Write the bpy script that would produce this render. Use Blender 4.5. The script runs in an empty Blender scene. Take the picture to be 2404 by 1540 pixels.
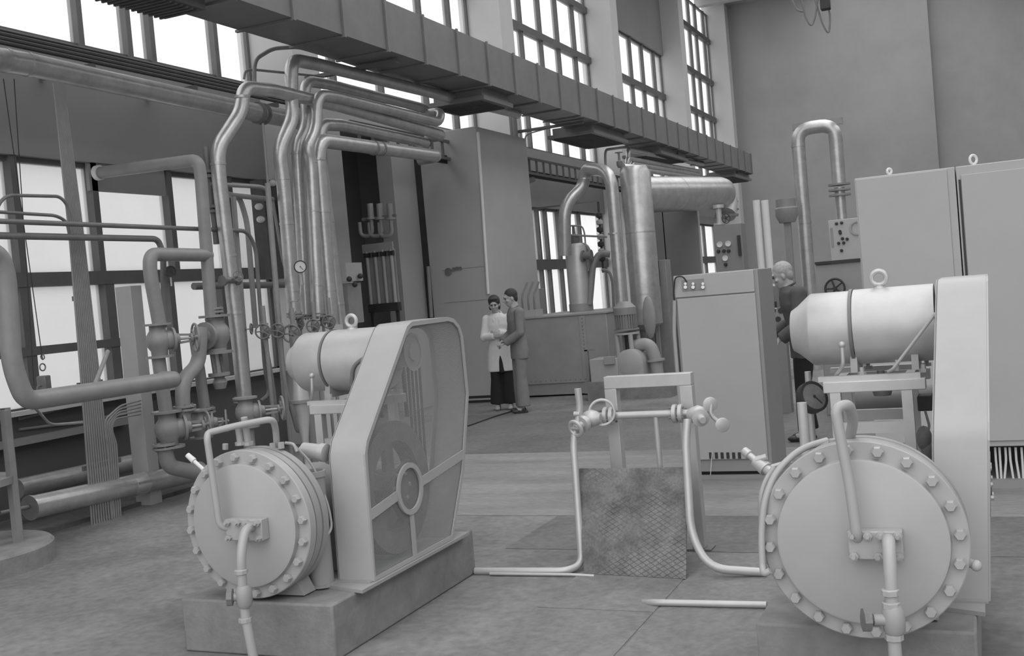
import bpy, math, random
from mathutils import Vector as V, Matrix
random.seed(7)
SC = bpy.context.scene
COL = SC.collection
# ------------------------------------------------------------------ camera
FPX = 2540.0; CX, CY = 1202.0, 770.0; EYE = 1.62
YAW, PIT, ROL = [math.radians(a) for a in (23.7, 1.86, 5.0)]
cy, sy, ct, st = math.cos(YAW), math.sin(YAW), math.cos(PIT), math.sin(PIT)
FW = V((-sy*ct, cy*ct, -st)); RT = V((cy, sy, 0)); UP = V((-sy*st, cy*st, ct))
UX = RT*math.cos(ROL) - UP*math.sin(ROL); VX = RT*math.sin(ROL) + UP*math.cos(ROL)
EYEP = V((0, 0, EYE))
cam = bpy.data.cameras.new('camera'); camo = bpy.data.objects.new('camera', cam); COL.objects.link(camo)
cam.sensor_width = 36.0; cam.lens = FPX/2404*36; cam.clip_end = 300
m = Matrix.Identity(4)
for i, a in enumerate((UX, VX, -FW)):
    for j in range(3): m[j][i] = a[j]
m.translation = EYEP; camo.matrix_world = m
SC.camera = camo
# ------------------------------------------------------------------ daylight and exposure
w = bpy.data.worlds.new('overcast sky'); SC.world = w; w.use_nodes = True
bg = w.node_tree.nodes['Background']; bg.inputs[0].default_value = (1, 1, 1, 1); bg.inputs[1].default_value = 1.05
wn_ = w.node_tree.nodes; wl_k = w.node_tree.links                       # overcast sky: the zenith brighter than the horizon
wt_ = wn_.new('ShaderNodeTexCoord'); ws_ = wn_.new('ShaderNodeSeparateXYZ'); wl_k.new(wt_.outputs['Generated'], ws_.inputs[0])
wm_ = wn_.new('ShaderNodeMapRange'); wm_.inputs['From Min'].default_value = 0; wm_.inputs['From Max'].default_value = 1
wm_.inputs['To Min'].default_value = 1; wm_.inputs['To Max'].default_value = 2.7; wl_k.new(ws_.outputs['Z'], wm_.inputs['Value']); wl_k.new(wm_.outputs[0], bg.inputs[0])
def area(name, loc, rot, sx, sy_, e):
    l = bpy.data.lights.new(name, 'AREA'); l.shape = 'RECTANGLE'; l.size = sx; l.size_y = sy_; l.energy = e
    o = bpy.data.objects.new(name, l); o.location = loc; o.rotation_euler = rot; COL.objects.link(o); return o
SC.view_settings.view_transform = 'Standard'; SC.view_settings.look = 'None'
SC.view_settings.exposure = 0.0; SC.view_settings.gamma = 1.0; SC.view_settings.use_curve_mapping = False

def A(px, py, x=None, y=None, z=None, d=None):
    """the point of the place that the photograph's pixel (px, py) shows, on a plane x=, y=, z= or at depth d"""
    r = UX*(px-CX) + VX*(CY-py) + FW*FPX
    if x is not None: return EYEP + r*(x/r.x)
    if y is not None: return EYEP + r*(y/r.y)
    if d is not None: return EYEP + r*(d/FPX)
    return EYEP + r*(((z or 0)-EYE)/r.z)
def PATH(pts, **k): return [A(p[0], p[1], **k) for p in pts]
# ------------------------------------------------------------------ materials
def mat(name, g, rough=0.55, metal=0.0, var=0.12, scale=6.0, bump=0.0, spec=0.5, fine=0.0):
    m = bpy.data.materials.new(name); m.use_nodes = True
    nt = m.node_tree; b = nt.nodes['Principled BSDF']
    tc = nt.nodes.new('ShaderNodeTexCoord'); n = nt.nodes.new('ShaderNodeTexNoise')
    n.inputs['Scale'].default_value = scale; n.inputs['Detail'].default_value = 6; n.inputs['Roughness'].default_value = 0.65
    nt.links.new(tc.outputs['Object'], n.inputs['Vector'])
    r = nt.nodes.new('ShaderNodeMapRange'); r.inputs['From Min'].default_value = 0.3; r.inputs['From Max'].default_value = 0.7
    r.inputs['To Min'].default_value = g*(1-var); r.inputs['To Max'].default_value = g*(1+var)
    nt.links.new(n.outputs['Fac'], r.inputs['Value'])
    nt.links.new(r.outputs['Result'], b.inputs['Base Color'])
    b.inputs['Roughness'].default_value = rough; b.inputs['Metallic'].default_value = metal
    b.inputs['Specular IOR Level'].default_value = spec
    if bump:
        n2 = nt.nodes.new('ShaderNodeTexNoise'); n2.inputs['Scale'].default_value = scale*(fine or 8); n2.inputs['Detail'].default_value = 3
        nt.links.new(tc.outputs['Object'], n2.inputs['Vector'])
        bp = nt.nodes.new('ShaderNodeBump'); bp.inputs['Strength'].default_value = bump; bp.inputs['Distance'].default_value = 0.01
        nt.links.new(n2.outputs['Fac'], bp.inputs['Height']); nt.links.new(bp.outputs['Normal'], b.inputs['Normal'])
    return m
M = dict(
    wall=mat('grey plaster', .42, .9, 0, .08, .8), low_wall=mat('dark low wall', .11, .8, 0, .08, .9), spandrel=mat('grey painted spandrel', .27, .9, 0, .06, .9),
    pier=mat('light plaster', .6, .9, 0, .05, .8), far=mat('far plaster', .36, .9, 0, .1, .5),
    ceil=mat('ceiling plaster', .45, .9, 0, .05, .6),
    frame=mat('dark grey window steel', .13, .6, 0, .1),
    paint=mat('light grey machine paint', .4, .36, 0, .06, 3), paint2=mat('mid grey machine paint', .33, .45, 0, .08, 3),
    cab=mat('pale enamel cabinet', .42, .5, 0, .04, 2), cabside=mat('grey enamel', .3, .5, 0, .05, 2),
    silver=mat('aluminium lagging', .5, .33, .65, .16, 7, .15), alu=mat('aluminium paint', .52, .42, .3, .1, 5),
    pipe=mat('grey painted pipe', .26, .42, 0, .1, 8), dpipe=mat('dark grey pipe', .17, .45, 0, .12, 8),
    iron=mat('cast iron', .2, .5, .1, .2, 14, .2), dark=mat('black rubber', .035, .6, 0, .2),
    duct=mat('galvanised sheet', .21, .5, .25, .1, 3), ductdark=mat('duct underside grille', .1, .7, 0, .2),
    conc=mat('concrete plinth', .23, .9, 0, .22, 6, .3), steel=mat('steel bar', .45, .4, .3, .12, 9),
    rust=mat('rusty chequer plate', .17, .8, .1, .45, 7, .4), chrome=mat('bright steel', .7, .25, .8, .05),
    white=mat('white enamel', .72, .5, 0, .04), gauge=mat('gauge face', .6, .5, 0, .03),
    belt=mat('belt rubber', .08, .6, 0, .1), brd=mat('grey control board', .24, .5, 0, .06, 3),
)
def glass_mat(name, t, tint):
    m = bpy.data.materials.new(name); m.use_nodes = True; nt = m.node_tree
    for n in list(nt.nodes): nt.nodes.remove(n)
    out = nt.nodes.new('ShaderNodeOutputMaterial'); mx = nt.nodes.new('ShaderNodeMixShader')
    tr = nt.nodes.new('ShaderNodeBsdfTransparent'); tl = nt.nodes.new('ShaderNodeBsdfTranslucent'); gl = nt.nodes.new('ShaderNodeBsdfGlossy')
    gl.inputs['Roughness'].default_value = .1; gl.inputs['Color'].default_value = (.8,)*3 + (1,)
    m2 = nt.nodes.new('ShaderNodeMixShader'); m2.inputs[0].default_value = .06
    tr.inputs['Color'].default_value = (tint,)*3 + (1,); tl.inputs['Color'].default_value = (.85,)*3 + (1,)
    tc = nt.nodes.new('ShaderNodeTexCoord'); n = nt.nodes.new('ShaderNodeTexNoise'); n.inputs['Scale'].default_value = 1.3; n.inputs['Detail'].default_value = 5
    nt.links.new(tc.outputs['Object'], n.inputs['Vector'])
    r = nt.nodes.new('ShaderNodeMapRange'); r.inputs['To Min'].default_value = t-.12; r.inputs['To Max'].default_value = t+.12
    nt.links.new(n.outputs['Fac'], r.inputs['Value']); nt.links.new(r.outputs['Result'], mx.inputs[0])
    nt.links.new(tr.outputs[0], mx.inputs[1]); nt.links.new(tl.outputs[0], mx.inputs[2])
    nt.links.new(mx.outputs[0], m2.inputs[1]); nt.links.new(gl.outputs[0], m2.inputs[2])
    nt.links.new(m2.outputs[0], out.inputs['Surface']); return m
M['glass'] = glass_mat('dusty window glass', .16, .97); M['glass2'] = glass_mat('ribbed frosted glass', .35, .72)
def wire_mat(name, pitch, wire, g):
    m = bpy.data.materials.new(name); m.use_nodes = True; nt = m.node_tree; b = nt.nodes['Principled BSDF']
    b.inputs['Base Color'].default_value = (g, g, g, 1); b.inputs['Roughness'].default_value = .5
    tc = nt.nodes.new('ShaderNodeTexCoord'); sp = nt.nodes.new('ShaderNodeSeparateXYZ'); nt.links.new(tc.outputs['Object'], sp.inputs[0])
    outs = []
    for ax in ('Y', 'Z'):
        a = nt.nodes.new('ShaderNodeMath'); a.operation = 'WRAP'; a.inputs[1].default_value = pitch; a.inputs[2].default_value = 0
        nt.links.new(sp.outputs[ax], a.inputs[0])
        c = nt.nodes.new('ShaderNodeMath'); c.operation = 'LESS_THAN'; c.inputs[1].default_value = wire
        nt.links.new(a.outputs[0], c.inputs[0]); outs.append(c)
    mx = nt.nodes.new('ShaderNodeMath'); mx.operation = 'MAXIMUM'
    nt.links.new(outs[0].outputs[0], mx.inputs[0]); nt.links.new(outs[1].outputs[0], mx.inputs[1])
    nt.links.new(mx.outputs[0], b.inputs['Alpha']); return m
M['wire'] = wire_mat('woven wire mesh', .006, .0016, .4)
def floor_mat(name, base, lo, hi, sc=1.2, rough=.75, stretch=(1, 1, 1)):
    m = bpy.data.materials.new(name); m.use_nodes = True; nt = m.node_tree; b = nt.nodes['Principled BSDF']
    tc = nt.nodes.new('ShaderNodeTexCoord'); mp = nt.nodes.new('ShaderNodeMapping'); mp.inputs['Scale'].default_value = stretch
    nt.links.new(tc.outputs['Object'], mp.inputs[0])
    n = nt.nodes.new('ShaderNodeTexNoise'); n.inputs['Scale'].default_value = sc; n.inputs['Detail'].default_value = 9; n.inputs['Roughness'].default_value = .7
    n3 = nt.nodes.new('ShaderNodeTexNoise'); n3.inputs['Scale'].default_value = sc*18; n3.inputs['Detail'].default_value = 4
    for q in (n, n3): nt.links.new(mp.outputs[0], q.inputs['Vector'])
    r = nt.nodes.new('ShaderNodeMapRange'); r.inputs['From Min'].default_value = .35; r.inputs['From Max'].default_value = .68
    r.inputs['To Min'].default_value = lo; r.inputs['To Max'].default_value = hi; nt.links.new(n.outputs['Fac'], r.inputs['Value'])
    r3 = nt.nodes.new('ShaderNodeMapRange'); r3.inputs['From Min'].default_value = .3; r3.inputs['From Max'].default_value = .7
    r3.inputs['To Min'].default_value = .82; r3.inputs['To Max'].default_value = 1.18; nt.links.new(n3.outputs['Fac'], r3.inputs['Value'])
    mu = nt.nodes.new('ShaderNodeMath'); mu.operation = 'MULTIPLY'
    nt.links.new(r.outputs[0], mu.inputs[0]); nt.links.new(r3.outputs[0], mu.inputs[1])
    nt.links.new(mu.outputs[0], b.inputs['Base Color']); b.inputs['Roughness'].default_value = rough
    bp = nt.nodes.new('ShaderNodeBump'); bp.inputs['Strength'].default_value = .25; bp.inputs['Distance'].default_value = .01
    nt.links.new(n3.outputs['Fac'], bp.inputs['Height']); nt.links.new(bp.outputs[0], b.inputs['Normal'])
    return m
M['floor'] = floor_mat('stained concrete floor', 0, .13, .27, .9, .7)
M['slab'] = floor_mat('light concrete slab', 0, .2, .3, 1.2, .8, (.5, 2.5, 1))
M['darkfloor'] = floor_mat('dark worn floor', 0, .12, .19, 1.0, .6)
M['fplate'] = floor_mat('steel floor plate', 0, .16, .24, 1.5, .55)
def chequer(name, lo, hi, sc):
    m = floor_mat(name, 0, lo, hi, 4, .7); nt = m.node_tree; b = nt.nodes['Principled BSDF']
    tc = nt.nodes.new('ShaderNodeTexCoord'); sp = nt.nodes.new('ShaderNodeSeparateXYZ'); nt.links.new(tc.outputs['Object'], sp.inputs[0])
    hs = []
    for s in (1, -1):
        a = nt.nodes.new('ShaderNodeMath'); a.operation = 'MULTIPLY_ADD'; a.inputs[1].default_value = s*1.9
        nt.links.new(sp.outputs['Z'], a.inputs[0]); nt.links.new(sp.outputs['X'], a.inputs[2])
        k = nt.nodes.new('ShaderNodeMath'); k.operation = 'WRAP'; k.inputs[1].default_value = sc; k.inputs[2].default_value = 0
        nt.links.new(a.outputs[0], k.inputs[0])
        l = nt.nodes.new('ShaderNodeMath'); l.operation = 'LESS_THAN'; l.inputs[1].default_value = sc*.16; nt.links.new(k.outputs[0], l.inputs[0]); hs.append(l)
    mx = nt.nodes.new('ShaderNodeMath'); mx.operation = 'MAXIMUM'
    nt.links.new(hs[0].outputs[0], mx.inputs[0]); nt.links.new(hs[1].outputs[0], mx.inputs[1])
    n = nt.nodes.new('ShaderNodeTexNoise'); n.inputs['Scale'].default_value = 3; nt.links.new(tc.outputs['Object'], n.inputs['Vector'])
    g = nt.nodes.new('ShaderNodeMapRange'); g.inputs['From Min'].default_value = .42; g.inputs['From Max'].default_value = .58; nt.links.new(n.outputs[0], g.inputs[0])
    mm = nt.nodes.new('ShaderNodeMath'); mm.operation = 'MULTIPLY'; nt.links.new(mx.outputs[0], mm.inputs[0]); nt.links.new(g.outputs[0], mm.inputs[1])
    src = b.inputs['Base Color'].links[0].from_socket
    dk = nt.nodes.new('ShaderNodeMath'); dk.operation = 'MULTIPLY_ADD'; dk.inputs[1].default_value = -.5; dk.inputs[2].default_value = 1
    nt.links.new(mm.outputs[0], dk.inputs[0])
    fin = nt.nodes.new('ShaderNodeMath'); fin.operation = 'MULTIPLY'; nt.links.new(src, fin.inputs[0]); nt.links.new(dk.outputs[0], fin.inputs[1])
    nt.links.new(fin.outputs[0], b.inputs['Base Color'])
    return m
M['chq'] = chequer('worn diamond plate', .08, .24, .05)
# ------------------------------------------------------------------ mesh building
def basis(d):
    d = d.normalized(); a = V((0, 0, 1)) if abs(d.z) < .9 else V((0, 1, 0))
    u = d.cross(a).normalized(); return u, d.cross(u).normalized()
class MB:
    def __init__(s): s.v = []; s.f = []
    def add(s, vs, fs):
        o = len(s.v); s.v += [V(p) for p in vs]; s.f += [tuple(i+o for i in f) for f in fs]; return s
    def box(s, x0, x1, y0, y1, z0, z1):
        x0, x1 = sorted((x0, x1)); y0, y1 = sorted((y0, y1)); z0, z1 = sorted((z0, z1))
        return s.add([(x, y, z) for z in (z0, z1) for y in (y0, y1) for x in (x0, x1)],
                     [(0, 2, 3, 1), (4, 5, 7, 6), (0, 1, 5, 4), (2, 6, 7, 3), (0, 4, 6, 2), (1, 3, 7, 5)])
    def beam(s, p, q, w_, h=None, up=None):
        p, q = V(p), V(q); h = h or w_; d = (q-p).normalized()
        up = V(up) if up else (V((0, 0, 1)) if abs(d.z) < .9 else V((0, 1, 0)))
        a = d.cross(up).normalized()*(w_/2); b = a.cross(d).normalized()*(h/2)
        c = [p-a-b, p+a-b, p+a+b, p-a+b, q-a-b, q+a-b, q+a+b, q-a+b]
        return s.add(c, [(0, 1, 2, 3), (4, 7, 6, 5), (0, 4, 5, 1), (1, 5, 6, 2), (2, 6, 7, 3), (3, 7, 4, 0)])
    def lathe(s, p, d, prof, n=24, caps=True):
        p, d = V(p), V(d).normalized(); u, v_ = basis(d); vs = []; fs = []
        for t, r in prof:
            for i in range(n):
                a = 2*math.pi*i/n; vs.append(p + d*t + (u*math.cos(a) + v_*math.sin(a))*max(r, 1e-4))
        for k in range(len(prof)-1):
            for i in range(n):
                j = (i+1) % n; fs.append((k*n+i, (k+1)*n+i, (k+1)*n+j, k*n+j))
        if caps: fs.append(tuple(range(n))); fs.append(tuple(reversed(range((len(prof)-1)*n, len(prof)*n))))
        return s.add(vs, fs)
    def cyl(s, p, q, r, n=20, r2=None):
        p, q = V(p), V(q); return s.lathe(p, q-p, [(0, r), ((q-p).length, r if r2 is None else r2)], n)
    def ring(s, p, d, r0, r1, t, n=32):
        return s.lathe(p, d, [(0, r0), (0, r1), (t, r1), (t, r0), (0, r0)], n, caps=False)
    def ball(s, p, r, n=14, sc=(1, 1, 1)):
        o = len(s.v); s.lathe((0, 0, 0), (0, 0, 1), [(-r*math.cos(math.pi*i/8), r*math.sin(math.pi*i/8)) for i in range(9)], n)
        for i in range(o, len(s.v)): q = s.v[i]; s.v[i] = V((q.x*sc[0], q.y*sc[1], q.z*sc[2])) + V(p)
        return s
    def tube(s, pts, r, bend=None, n=12, closed=False):
        pts = [V(p) for p in pts]; bend = bend if bend is not None else (.02 if isinstance(r, (list, tuple)) else 2.2*r)
        rs = r if isinstance(r, (list, tuple)) else None
        path = []
        if closed or rs: path = pts
        else:
            path = [pts[0]]
            for i in range(1, len(pts)-1):
                a, b, c = pts[i-1], pts[i], pts[i+1]; d0 = (a-b); d1 = (c-b)
                l = min(bend, d0.length*.48, d1.length*.48); d0n, d1n = d0.normalized(), d1.normalized()
                ang = d0n.angle(d1n)
                if ang > 3.05: path.append(b); continue
                for k in range(7):
                    t = k/6; path.append((b+d0n*l)*(1-t)**2 + b*2*t*(1-t) + (b+d1n*l)*t*t)
            path.append(pts[-1])
        N = len(path); tang = []
        for i in range(N):
            a = path[i-1] if (i > 0 or closed) else path[i]; b = path[(i+1) % N] if (i < N-1 or closed) else path[i]
            tang.append((b-a).normalized())
        u, v_ = basis(tang[0]); vs = []; fs = []
        for i in range(N):
            u = (u - tang[i]*u.dot(tang[i])).normalized(); w_ = tang[i].cross(u); rr = rs[i] if rs else r
            for k in range(n):
                a = 2*math.pi*k/n; vs.append(path[i] + (u*math.cos(a)+w_*math.sin(a))*rr)
        for i in range(N if closed else N-1):
            i2 = (i+1) % N
            for k in range(n):
                j = (k+1) % n; fs.append((i*n+k, i*n+j, i2*n+j, i2*n+k))
        if not closed: fs.append(tuple(reversed(range(n)))); fs.append(tuple(range((N-1)*n, N*n)))
        return s.add(vs, fs)
    def torus(s, p, d, R, r, n=24, m_=8):
        u, v_ = basis(V(d)); return s.tube([V(p)+(u*math.cos(2*math.pi*i/n)+v_*math.sin(2*math.pi*i/n))*R for i in range(n)], r, n=m_, closed=True)
    def prism(s, poly, d):
        n = len(poly); d = V(d); vs = [V(p) for p in poly] + [V(p)+d for p in poly]
        return s.add(vs, [tuple(range(n)), tuple(reversed(range(n, 2*n)))] + [(i, n+i, n+(i+1) % n, (i+1) % n) for i in range(n)])
    def strip(s, poly, d, t, closed=True):
        """a sheet of thickness t folded along poly and extruded by d"""
        n = len(poly); d = V(d); P_ = [V(p) for p in poly]; c = sum(P_, V())/n
        inn = []
        for i in range(n):
            a, b = P_[i-1] if (i or closed) else P_[i], P_[(i+1) % n] if (i < n-1 or closed) else P_[i]
            nn = (b-a).cross(d).normalized(); nn = nn if nn.dot(c-P_[i]) > 0 else -nn; inn.append(P_[i]+nn*t)
        vs = P_ + inn + [p+d for p in P_] + [p+d for p in inn]; fs = []
        for i in range(n if closed else n-1):
            j = (i+1) % n; fs += [(i, j, 2*n+j, 2*n+i), (n+j, n+i, 3*n+i, 3*n+j), (j, i, n+i, n+j), (2*n+i, 2*n+j, 3*n+j, 3*n+i)]
        return s.add(vs, fs)
def link(name, mb, material, parent=None, origin=None, bevel=0, smooth=40, label=None):
    import bmesh
    loc = V(origin) if origin is not None else V((0, 0, 0))
    me = bpy.data.meshes.new(name); me.from_pydata([tuple(p-loc) for p in mb.v], [], mb.f)
    bm = bmesh.new(); bm.from_mesh(me); bmesh.ops.recalc_face_normals(bm, faces=bm.faces); bm.to_mesh(me); bm.free()
    me.materials.append(M[material] if isinstance(material, str) else material)
    if smooth: me.shade_smooth(); me.set_sharp_from_angle(angle=math.radians(smooth))
    o = bpy.data.objects.new(name, me); COL.objects.link(o)
    if parent: o.parent = parent
    else: o.location = loc
    if bevel:
        b = o.modifiers.new('edge', 'BEVEL'); b.width = bevel; b.segments = 2; b.limit_method = 'ANGLE'
    if label: o['label'] = label
    return o
class Thing:
    def __init__(s, name, label, cat, base, group=None):
        s.base = V(base); s.o = bpy.data.objects.new(name, None); s.o.empty_display_size = .1; COL.objects.link(s.o)
        s.o.location = s.base; s.o['label'] = label; s.o['category'] = cat
        if group: s.o['group'] = group
    def part(s, name, mb, material, parent=None, **k): return link(name, mb, material, parent or s.o, s.base, **k)
def one(name, mb, material, label, cat, group=None, origin=None, **k):
    if origin is None:
        xs = mb.v; origin = V((sum(p.x for p in xs)/len(xs), sum(p.y for p in xs)/len(xs), min(p.z for p in xs)))
    o = link(name, mb, material, None, origin, **k); o['label'] = label; o['category'] = cat
    if group: o['group'] = group
    return o
def struct(name, mb, material, parent=None, **k):
    o = link(name, mb, material, parent, (0, 0, 0), **k)
    if not parent: o['kind'] = 'structure'
    return o
# ================================================================== the hall
WX = -7.9; PX = -7.37                      # window plane, front of the piers
FARY = 37.6; CEIL = 10.9
PIERS = [(4.5, 5.1), (11.0, 11.55), (17.44, 18.0), (23.9, 24.4), (30.33, 30.85), (36.75, 37.6)]
BAYS = [(PIERS[i][1], PIERS[i+1][0]) for i in range(5)]
ZS0, ZS1, SILL = 3.25, 4.38, .92
struct('floor', MB().box(-9.2, 14, -8, 38, -.3, 0), 'floor')
struct('ceiling', MB().box(-8.2, -4.6, -2, 38, CEIL, CEIL+.2), 'ceil')      # the roof slab, open at two long skylight strips
struct('ceiling', MB().box(1.0, 4.5, -2, 38, CEIL, CEIL+.2), 'ceil'); struct('ceiling', MB().box(10.0, 14, -2, 38, CEIL, CEIL+.2), 'ceil')
for yy in range(0, 38, 6): struct('trim_%d' % (20+yy//6), MB().box(-8.2, 14, yy, yy+.3, CEIL-.35, CEIL), 'ceil')
struct('wall_right', MB().box(14, 14.3, -8, 38, 0, CEIL), 'far')
wl = MB(); dd = MB()
for i, (a, b) in enumerate(BAYS):
    if i != 1: wl.box(WX-.25, WX, a, b, ZS0, ZS1)              # spandrel between the two window rows
    if i != 1: dd.box(WX-.25, WX, a, b, 0, SILL)  # wall below the sill, in a darker colour than the spandrel
wl.box(WX-.25, WX, *BAYS[3], 7.95, CEIL)
wl.box(WX-.25, WX, -2, 4.5, 0, CEIL)
struct('wall_left', wl, 'spandrel'); struct('wall_left', dd, 'low_wall')
for i, (a, b) in enumerate(PIERS):
    struct('trim_%d' % (i+1), MB().box(WX-.25, PX, a, b, 0, CEIL), 'pier')
# solid bay behind the cold box, with an opening
wb = MB(); YB0, YB1 = 12.75, 14.1
wb.box(WX-.25, WX, 11.55, YB0, 0, ZS1); wb.box(WX-.25, WX, YB1, 17.44, 0, ZS1); wb.box(WX-.25, WX, YB0, YB1, 4.12, ZS1)
wb.box(WX-1.4, WX-1.3, 11.8, 15.4, 0, 4.2); wb.box(WX-1.4, WX-.25, 15.3, 15.4, 0, 4.2); wb.box(WX-1.4, WX-.25, 11.7, 11.8, 0, 4.2)
wb.box(WX-1.4, WX-.25, 11.7, 15.4, 4.13, 4.2)
struct('wall_alcove', wb, 'wall')
# far wall with a shallow projecting left part
fwm = MB().box(-8.2, 14, FARY, FARY+.3, 0, CEIL)
struct('wall_far', fwm, 'far')
xb = A(2198, 300, y=FARY-.35).x
struct('trim_7', MB().box(PX, xb, FARY-.35, FARY-.001, 0, CEIL-.25), 'far')
struct('trim_8', MB().box(PX, 14, FARY-.6, FARY-.002, CEIL-.25, CEIL), 'far')
struct('trim_9', MB().box(WX+.02, WX+.12, 5.1, 11, SILL, SILL+.04), 'pier')
struct('trim_10', MB().box(WX+.02, WX+.12, 18, 23.9, SILL, SILL+.04), 'pier')

WN = [0]
def window(y0, y1, z0, z1, mull, trans, pane='glass', low=None):
    WN[0] += 1
    fr = MB(); x0, x1 = WX-.16, WX-.08
    t = .05
    fr.box(x0, x1, y0, y1, z0, z0+t).box(x0, x1, y0, y1, z1-t, z1).box(x0, x1, y0, y0+t, z0, z1).box(x0, x1, y1-t, y1, z0, z1)
    for y in mull: fr.box(x0-.005, x1+.03, y-.035, y+.035, z0, z1)
    for z, h in trans: fr.box(x0-.01, x1+.06, y0, y1, z-h/2, z+h/2)
    for y, za, zb, wd in (low or []): fr.box(x0, x1+.05, y-wd/2, y+wd/2, za, zb)
    p = bpy.data.objects.new('window_%d' % WN[0], None); COL.objects.link(p); p['kind'] = 'structure'
    link('window_frame', fr, 'frame', p, (0, 0, 0)); link('window_pane', MB().box(WX-.125, WX-.12, y0+.01, y1-.01, z0+.01, z1-.01), pane, p, (0, 0, 0))
def ys(lst): return [A(a, b, x=WX-.1).y for a, b in lst]
a, b = BAYS[0]
window(a, b, ZS1, 9.9, ys([(180, 60), (293, 60), (347, 60), (500, 100)]), [(6.9, .1)])
window(a, b, SILL, ZS0, [], [(2.12, .13)], 'glass2',
       [(ys([(q, 500)])[0], 2.1, ZS0, .075) for q in (30, 217, 393, 535)] + [(ys([(q, 740)])[0], SILL, 2.12, .12) for q in (52, 252)] + [(ys([(q, 740)])[0], SILL, 2.12, .08) for q in (398, 520)])
struct('trim_11', MB().box(WX-.1, WX-.02, a, A(330, 800, x=WX).y, 1.43, 1.51), 'frame')
a, b = BAYS[1]
window(a, b, ZS1, 9.9, [a+1.3, a+2.6]+ys([(980, 20), (1050, 40)]), [(6.9, .1)])
a, b = BAYS[2]
mc = ys([(1217, 31), (1262, 31), (1302, 31), (1341, 31)])
window(a, b, ZS1, 10.4, mc, [(A(1202, 50, x=WX).z, .14), (A(1340, 0, x=WX).z, .14)])
window(a, b, SILL, ZS0, ys([(1258, 500), (1277, 500)])+[21, 22.3], [(2.12, .2)], 'glass')
a, b = BAYS[3]
window(a, b, ZS1, 7.95, ys([(1475, 93), (1503, 103), (1531, 118)]), [(A(1458, 176, x=WX).z, .16)])
window(a, b, SILL, ZS0, [a+1.5, a+3, a+4.5], [(2.12, .2)])
a, b = BAYS[4]
window(a, b, ZS1, 10.4, ys([(1615, 30), (1630, 30), (1648, 30)]), [(A(1608, 52, x=WX).z, .16), (A(1612, 155, x=WX).z, .16), (A(1622, 252, x=WX).z, .16)])
window(a, b, SILL, ZS0, [a+1.5, a+3, a+4.5], [(2.12, .2)])
# floor zones: the worn dark strip, the pale slab and the dark walkway
yS0, yS1 = 7.14, A(1200, 1065).y
struct('floor', MB().box(-5.2, 6, yS0, yS1, -.01, .004), 'slab')
struct('floor', MB().box(-6.9, 6, yS1, 13.2, -.01, .003), 'darkfloor')
struct('floor', MB().box(-2.9, 6, 6.2, yS0, -.01, .003), 'darkfloor')
# ================================================================== the two piston compressors
def bolt_circle(t, parent, c, d, R, n, r, h, material, a0=0.0, name='bolt'):
    u, v_ = basis(V(d))
    for i in range(n):
        a = a0 + 2*math.pi*i/n; p = V(c) + (u*math.cos(a)+v_*math.sin(a))*R
        t.part(name, MB().lathe(p, d, [(0, r), (h*.75, r), (h, r*.8)], 6).lathe(p, -V(d), [(-.002, r*1.25), (.001, r*1.25)], 12), material, parent, smooth=30)
def arc_pts(cyz, r, a0, a1, n, x):
    return [V((x, cyz[0]+r*math.cos(a0+(a1-a0)*i/n), cyz[1]+r*math.sin(a0+(a1-a0)*i/n))) for i in range(n+1)]
def eye_bolt(t, p, axis, R=.03, r=.009, material='paint'):
    p = V(p); t.part('lifting_eye', MB().torus(p+V((0, 0, R+.012)), axis, R, r).cyl(p-V((0, 0, .012)), p+V((0, 0, .016)), r*1.6).lathe(p-V((0, 0, .004)), (0, 0, 1), [(0, R*.9), (.01, R*.8)]), material)
def hand_wheel(t, c, d, R, material='iron', parent=None, sp=5, r=None):
    c, d = V(c), V(d).normalized(); u, v_ = basis(d); r = r or R*.09
    mb = MB().torus(c, d, R, r, 20, 7).lathe(c-d*R*.12, d, [(0, R*.2), (R*.26, R*.2)], 10)
    for i in range(sp):
        a = 2*math.pi*i/sp; mb.tube([c, c+(u*math.cos(a)+v_*math.sin(a))*R], r*.8, n=6)
    return t.part('handwheel', mb, material, parent)
def shear(mb):                       # the right guard leans a little towards its machine
    for p in mb.v: p.x -= .075*(1.515-p.z)/1.235
    return mb
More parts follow.
